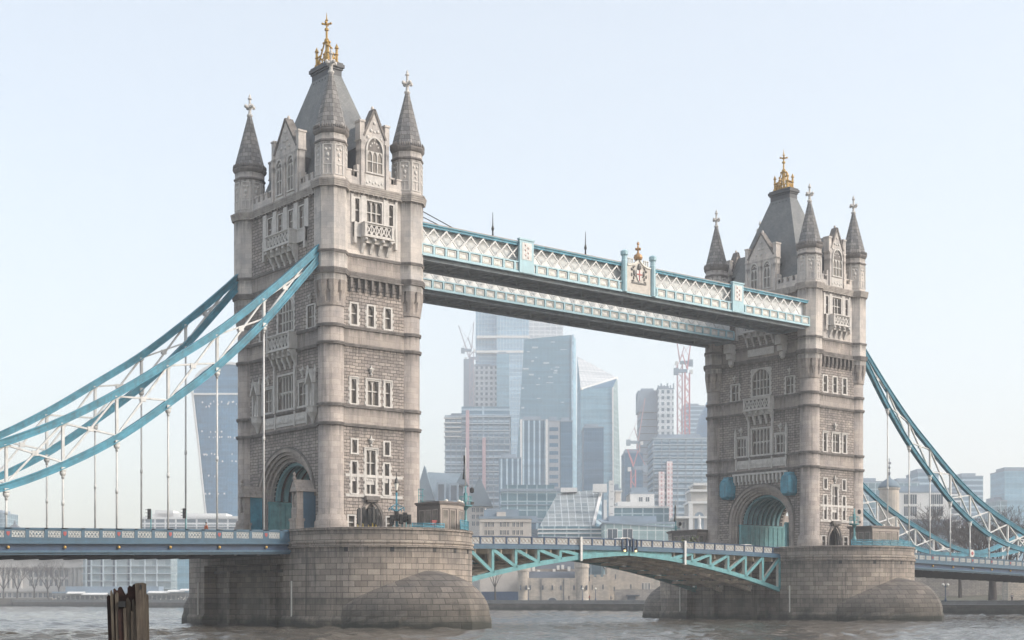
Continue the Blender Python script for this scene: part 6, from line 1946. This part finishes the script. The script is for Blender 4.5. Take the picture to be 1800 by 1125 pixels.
curtain('castle_wall', 'tall rear castle wall with triple window near the right pier', 462, 1090, 1190, 984, M['castle'], 8, True, ((1109, 1035),), ((1131, 1036), (1135.5, 1036), (1140, 1036)))
curtain('castle_wall', 'low front wall with dark gateway left of the right pier', 430, 1081, 1200, 1036, M['castled'], 2, False)
fr = vf(430); f = MB(fr); f.box(lat(1103, 430), lat(1117, 430), 0, .5, base, hgt(1048, 430)); f.box(lat(1101, 430), lat(1124, 430), 0, .9, hgt(1048, 430), hgt(1047, 430) + .25)
tag(f.build('wharf_kiosk', M['bdark']), 'small dark kiosk against the low front castle wall', 'kiosk')
curtain('castle_wall', 'grey castle wall with one white framed window left of the gatehouse', 452, 845, 914, 972, M['castled'], 8, True, (), ((904, 1018),))
fr = vf(432); f = MB(fr); f.box(lat(846, 432), lat(911, 432), -.3, 0, base, hgt(1040, 432))
for k in range(12): f.box(lat(846 + 5.6 * k, 432), lat(846 + 5.6 * k, 432) + .12, 0, .08, base, hgt(1040, 432))
tag(f.build('hoarding', M['navy']), 'dark hoarding along the quay left of the castle gatehouse', 'hoarding')

# right of the right tower
D = 520; fr = vf(D)
x = lat(1563, D); c = fr(x, 0, 0)
root = thing('castle_keep_turret', (c[0], c[1], base), 'round castle turret with lead cupola and weathervane right of the right tower', 'turret')
f = MB(); f.lathe(c[0], c[1], [(3.6, base), (3.5, hgt(862, D)), (3.9, hgt(860, D)), (3.9, hgt(857, D))], 20); f.build('wall', M['castle'], root)
f = MB(); f.lathe(c[0], c[1], [(4.0, hgt(858, D)), (3.7, hgt(854, D)), (2.8, hgt(848, D)), (1.3, hgt(843, D)), (.5, hgt(840, D)), (.3, hgt(836, D))], 20, sm=True); f.build('cupola', M['broof'], root)
f = MB(); f.lathe(c[0], c[1], [(.25, hgt(837, D)), (.5, hgt(831, D)), (.2, hgt(829, D)), (.12, hgt(806, D))], 8); f.box(c[0] - .9, c[0] + 1.1, c[1] - .05, c[1] + .05, hgt(816, D), hgt(812, D)); f.ball((c[0], c[1], hgt(822, D)), .5, 7, 5); f.build('weathervane', M['bdark'], root)
r, fr, a, b, z1 = simple('white_building', 'white modern building with two gridded windows right of the castle turret', 600, 1576, 1672, 866, M['bwhite'], 30, cat='building')
windows(r, fr, [lat(u, 600) for u in (1600, 1646)], [hgt(886, 600), hgt(907, 600)], 5.4, 4.0)
f = MB(fr)
for u in (1600, 1646):
    for k in range(6):
        for v in (886, 907): f.box(lat(u, 600) - 2.7 + .9 * k - .05, lat(u, 600) - 2.7 + .9 * k + .05, .03, .1, hgt(v, 600), hgt(v, 600) + 4.0)
f.build('mullion', M['bwhite'], r)
f = MB(fr); f.box(a, b, -.1, .5, 2.4, hgt(913, 600)); f.build('plinth', M['broof'], r)
for (D, u0, u1, v, lb, mt) in ((900, 1518, 1552, 848, 'grey block just behind the castle turret, left side', 'low'), (950, 1578, 1616, 848, 'low grey block right of the cupola behind the white building', 'low'), (980, 1614, 1650, 831, 'taller grey glass block behind the white building', 'slabs'), (800, 1640, 1690, 866, 'white sloping topped block behind the bare trees', 'office'), (1100, 1692, 1728, 838, 'pale block on the skyline above the bare trees', 'slabs'), (1000, 1766, 1830, 828, 'blue grey tower block at the right edge of the frame', 'scal'), (1000, 1752, 1770, 881, 'small low block beside the tower block at the right edge', 'low')):
    simple('office_block', lb, D, u0, u1, v, GLASSY[mt], 30, cat='office block')
curtain('castle_wall', 'pale stone gate wall on the quay at the right edge below the span', 318, 1772, 1850, 1016, M['castle'], 4, False)
curtain('castle_wall', 'long grey rampart under the road span at right, behind bare trees', 360, 1560, 1830, 1006, M['castled'], 3, False)


# ------------------------------------------------------------------ bare winter trees
M['bark'] = plain('dark winter bark', (.05, .043, .040), .95, 0, .35)
M['twig'] = plain('purplish twigs', (.06, .047, .046), .95, 0, .3, .5)


def make_tree(seed, H, spread, trunk_r, fork=.28, lvls=6):
    rn = random.Random(seed)
    tk, tw = MB(), MB()
    def grow(p, d, L, r, lv):
        q = tuple(p[i] + d[i] * L for i in range(3))
        r1 = r * .72
        (tk if lv <= 2 else tw).tube(p, q, r, max(r1, .038), 8 if lv <= 1 else (5 if lv < 4 else 3), cap=False)
        if lv >= lvls: return
        n = 3 if lv < 5 else 4
        if lv == 0: n = 4
        for k in range(n):
            a = rn.uniform(0, 2 * pi) if lv else 2 * pi * k / n + rn.uniform(-.4, .4)
            t = rn.uniform(.3, .75) * spread
            u_ = (cos(a), sin(a), 0)
            nd = [d[i] * cos(t) + u_[i] * sin(t) for i in range(3)]
            nd[2] += .12 if lv < 4 else .02
            l = sqrt(sum(x * x for x in nd)); nd = [x / l for x in nd]
            s = q if k < 2 or lv == 0 else tuple(p[i] + (q[i] - p[i]) * rn.uniform(.45, .9) for i in range(3))
            grow(s, nd, L * rn.uniform(.62, .86) if lv else L * rn.uniform(.75, 1.0), r1 * rn.uniform(.55, .8), lv + 1)
    grow((0, 0, 0), (rn.uniform(-.05, .05), rn.uniform(-.05, .05), 1), H * fork, trunk_r, 0)
    return tk, tw


def tree(name, label, loc, seed, H, spread=1.0, tr=.5, fork=.28, lvls=6, group='bare winter trees along the north bank'):
    root = thing(name, loc, label, 'tree', group)
    tk, tw = make_tree(seed, H, spread, tr, fork, lvls)
    for mb, nm, mt in ((tk, 'trunk', M['bark']), (tw, 'crown', M['twig'])):
        o = mb.build(nm, mt); o.parent = root
    return root


def T(u, D, z=2.5):
    p = at(u, 0, D); return (p[0], p[1], z)


big1 = tree('bare_tree', 'great bare tree with thick forked trunk on the quay under the right span', T(1745, 300), 11, 19, 1.0, 1.0, .24)
t2 = tree('bare_tree', 'wide dark bare tree behind the low chain pin at right', T(1688, 345, 3), 12, 21, 1.05, .5)
t3 = tree('bare_tree', 'bare tree at the right edge of the frame beside the steep chain', T(1792, 350, 3), 13, 22, 1.05, .5)
t4 = tree('bare_tree', 'thin forked bare tree on the quay left of the castle gatehouse', T(871, 424), 14, 13, .9, .3, .3, 5)
dup(t2, T(1722, 372, 4), 'bare tree just right of the wide dark one, farther back'); dup(t3, T(1660, 365, 4), 'bare tree before the white building with gridded windows', rz=1.2)
dup(t2, T(1765, 390, 5), 'bare tree filling the gap left of the frame edge tree', rz=2.4); dup(t3, T(1630, 385, 4), 'bare tree behind the hangers right of the castle turret', rz=3.0)
l1 = tree('bare_tree', 'rightmost large bare tree before the classical building at far left', T(104, 690), 21, 21, 1.0, .5, .25, 5)
dup(l1, T(84, 700), 'second bare tree from the right before the classical building', rz=1.0); dup(l1, T(60, 695), 'third bare tree from the right before the classical building', rz=2.2)
dup(l1, T(30, 705), 'bare tree second from the left edge before the classical building', rz=3.5); dup(l1, T(6, 690), 'bare tree nearest the left frame edge', rz=4.4)
for i, (u, d, rz_, lb) in enumerate(((1080, 470, .3, 'leftmost hazy tree above the right half of the bascule parapet'), (1105, 480, 1.7, 'second hazy tree from the left above the bascule parapet'), (1130, 470, 2.9, 'hazy tree just left of the flag mast above the bascule parapet'), (1152, 485, 4.0, 'hazy tree nearest the flag mast above the bascule parapet'), (1178, 475, 5.1, 'hazy tree right of the flag mast, left of the flat cabin'), (1010, 500, .9, 'hazy tree above the bascule parapet left of the white van'))):
    dup(l1, T(u, d), lb, rz=rz_)

# potted greenery by the flat roofed cabin
m, N, L, B = newmat('dull green leaves')
oi = N.new("ShaderNodeNewGeometry").outputs['Random Per Island']
L.new(mixc(N, L, oi, (.05, .075, .025), (.16, .17, .06)), B.inputs['Base Color']); B.inputs['Roughness'].default_value = .7
M['leaf'] = m
f = MB(); rn = random.Random(9)
c = at(1214, 945, 213)
for k in range(420):
    p = (c[0] + rn.gauss(0, .95), c[1] + rn.gauss(0, .8), 9.6 + abs(rn.gauss(0, 1.0)))
    a, t = rn.uniform(0, 6.28), rn.uniform(-.8, .8); s = rn.uniform(.16, .34)
    e, g = (cos(a) * s, sin(a) * s, t * s), (-sin(a) * s * .5, cos(a) * s * .5, s * .5)
    f.poly([tuple(p[i] - e[i] for i in range(3)), tuple(p[i] + g[i] for i in range(3)), tuple(p[i] + e[i] for i in range(3)), tuple(p[i] - g[i] for i in range(3))])
rt = thing('potted_shrub', (c[0], c[1], 9.3), 'yellow green shrub beside the flat roofed cabin left of the right tower', 'shrub')
f.build('foliage', M['leaf'], rt)
f = MB(); f.box(c[0] - 1.2, c[0] + 1.2, c[1] - .4, c[1] + .4, 9.3, 9.8); f.build('planter', M['bdark'], rt)

# quay lamps
def quay_lamp(u, D, label, two=False):
    p = at(u, 0, D); root = thing('quay_lamp', (p[0], p[1], 2.55), label, 'street lamp', 'lamps along the north quay')
    f = MB(); f.lathe(p[0], p[1], [(.22, 2.55), (.22, 3.2), (.1, 3.4), (.08, 6.0)], 8)
    if two: f.box(p[0] - .55, p[0] + .55, p[1] - .05, p[1] + .05, 5.5, 5.62)
    f.build('post', M['navy'], root)
    for dx in ((-.5, .5) if two else (0,)):
        g = MB(); g.ball((p[0] + dx, p[1] - dx * .4, 5.95 if two else 6.2), .32, 8, 6); g.build('globe', M['lampglass'], root)
quay_lamp(1662, 292, 'twin globed lamp on the quay right of the farther pier', True)
quay_lamp(929, 428, 'quay lamp in front of the gatehouse left turret'); quay_lamp(1024, 428, 'quay lamp in front of the gatehouse right turret'); quay_lamp(1047, 428, 'quay lamp in front of the low battlemented wall')

# small visitors on the far quay
cols = [M['darkcloth'], plain('red cloth', (.4, .06, .05), .9), plain('grey cloth', (.3, .3, .32), .9), plain('blue cloth', (.06, .09, .2), .9)]
for i, (u, lb) in enumerate(((1000, 'visitor in dark coat on the quay below the gatehouse right turret'), (1036, 'visitor in red coat on the quay below the low battlemented wall'), (1074, 'visitor in grey coat on the quay below the square castle tower'), (1779, 'visitor in pale coat on the quay near the right frame edge'))):
    p = at(u, 0, 424 if u < 1500 else 297)
    person(p[0], p[1], 2.55, cols[(0, 1, 2, 2)[i]], M['darkcloth'], M['skin'], M['darkcloth'], lb, 1.75)

# ------------------------------------------------------------------ weathered timber pile close to the viewer
m, N, L, B = newmat('weathered timber')
geo = N.new("ShaderNodeNewGeometry").outputs['Position']
g1 = noise(N, L, vscale(N, L, geo, 34, 34, 1.6), 1.0, 6, .7)
g2 = noise(N, L, vscale(N, L, geo, 5, 5, 3.0), 1.0, 4, .6)
col = mixc(N, L, mapr(N, L, g1, .35, .68, 0, 1), (.145, .12, .092), (.022, .018, .015))
col = mixc(N, L, mapr(N, L, g2, .52, .72, 0, .7), col, (.06, .045, .038))
L.new(col, B.inputs['Base Color']); B.inputs['Roughness'].default_value = .9
bp = N.new("ShaderNodeBump"); bp.inputs['Strength'].default_value = .9; bp.inputs['Distance'].default_value = .02
L.new(g1, bp.inputs['Height']); L.new(bp.outputs[0], B.inputs['Normal'])
M['timber'] = m
M['rot'] = plain('rotten dark timber', (.016, .012, .011), .95, 0, .5, 8, dark=(.05, .022, .018))
D = 15.0
fr = vf(D, -atan2(lat(900, D) - lat(226, D), D), lat(226, D))
px = lambda u: lat(u, D)
pv = lambda v: hgt(v, D)
root = thing('timber_pile', fr(px(226), -.2, -1), 'broken weathered timber pile standing in the water, lower left', 'timber pile')


def stave(u0, u1, ub0, ub1, tops, d0, d1, mat, vb=1145):
    """One upright stave with a ragged top: tops = [(fraction, v)]."""
    f = MB(fr)
    zb = pv(vb) - 1.6
    top = [(px(u0 + (u1 - u0) * t), pv(v)) for t, v in tops]
    ex = lambda ut, ub: px(ut) + (px(ub) - px(ut)) * 2.2
    pts = [(ex(u0, ub0), zb)] + [(ex(u1, ub1), zb)] + top[::-1]
    f.loft([[(x, d1, z) for x, z in pts], [(x, d0, z) for x, z in pts]])
    return f.build('stave', mat, root)


core = MB(fr); cp_ = [(px(198), pv(1050)), (px(210), pv(1040)), (px(221), pv(1046)), (px(227), pv(1038)), (px(240), pv(1034)), (px(256), pv(1031)), (px(264), -1), (px(206), -1)]; core.loft([[(x, .03, z) for x, z in cp_], [(x, -.34, z) for x, z in cp_]]); core.build('rotten_core', M['rot'], root)
stave(189, 196, 195, 201, [(0, 1049), (.5, 1045), (1, 1050)], -.34, .03, M['rot'])
stave(195, 200, 201, 206, [(0, 1040), (.4, 1037), (1, 1046)], -.30, .07, M['timber'])
stave(200, 208, 207, 211, [(0, 1036), (.3, 1034), (.7, 1038), (1, 1037)], -.35, .045, M['rot'])
stave(203, 209, 207, 213, [(0, 1046), (.5, 1040), (1, 1044)], -.2, .08, M['timber'], 1145)
stave(208, 222, 213, 223, [(0, 1070), (.5, 1069), (1, 1068)], -.3, .09, M['rot'])
stave(208, 221, 209, 221, [(0, 1034), (.25, 1031), (.5, 1032), (.8, 1040), (1, 1045)], -.36, .0, M['rot'])
stave(217, 222, 221, 227, [(0, 1070), (.5, 1067), (1, 1069)], -.25, .105, M['timber'])
stave(222, 230, 226, 232, [(0, 1053), (.4, 1050), (.8, 1056), (1, 1060)], -.3, .08, M['timber'])
stave(224, 238, 225, 238, [(0, 1033), (.3, 1029), (.5, 1031), (.75, 1027), (1, 1026)], -.36, .02, M['rot'])
stave(230, 241, 233, 244, [(0, 1073), (.35, 1076), (.6, 1072), (1, 1066)], -.3, .115, M['timber'])
stave(232, 238, 233, 239, [(0, 1055), (.5, 1052), (1, 1066)], -.3, .095, M['timber'])
stave(237, 256, 243, 258, [(0, 1025.5), (.3, 1025), (.7, 1024.5), (1, 1026)], -.28, .14, M['timber'])
stave(255, 260, 257, 263, [(0, 1046), (.5, 1044), (1, 1047)], -.3, .06, M['timber'])
f = MB(fr)
f.loft([[(px(246.6) + .009 * cos(2 * pi * k / 12), .142, pv(1032) + .03 * sin(2 * pi * k / 12)) for k in range(12)], [(px(246.6) + .009 * cos(2 * pi * k / 12), .146, pv(1032) + .03 * sin(2 * pi * k / 12)) for k in range(12)]]); f.build('bolt_hole', M['black'], root)
f = MB(fr); f.box(px(209), px(221), .02, .12, pv(1067), pv(1057)); f.build('iron_band_remnant', M['black'], root)

# ------------------------------------------------------------------ haze
m = bpy.data.materials.new('haze'); m.use_nodes = True
N, L = m.node_tree.nodes, m.node_tree.links
for n in list(N):
    if n.type != 'OUTPUT_MATERIAL': N.remove(n)
out = [n for n in N if n.type == 'OUTPUT_MATERIAL'][0]
pvn = N.new("ShaderNodeVolumePrincipled")
pvn.inputs['Color'].default_value = (.925, .955, 1.0, 1)
pvn.inputs['Density'].default_value = 0.0004
pvn.inputs['Anisotropy'].default_value = 0.0
L.new(pvn.outputs[0], out.inputs['Volume'])
h = MB(); h.box(-720, 2620, -720, 1720, -4, 320)
tag(h.build('haze', m), kind='stuff')
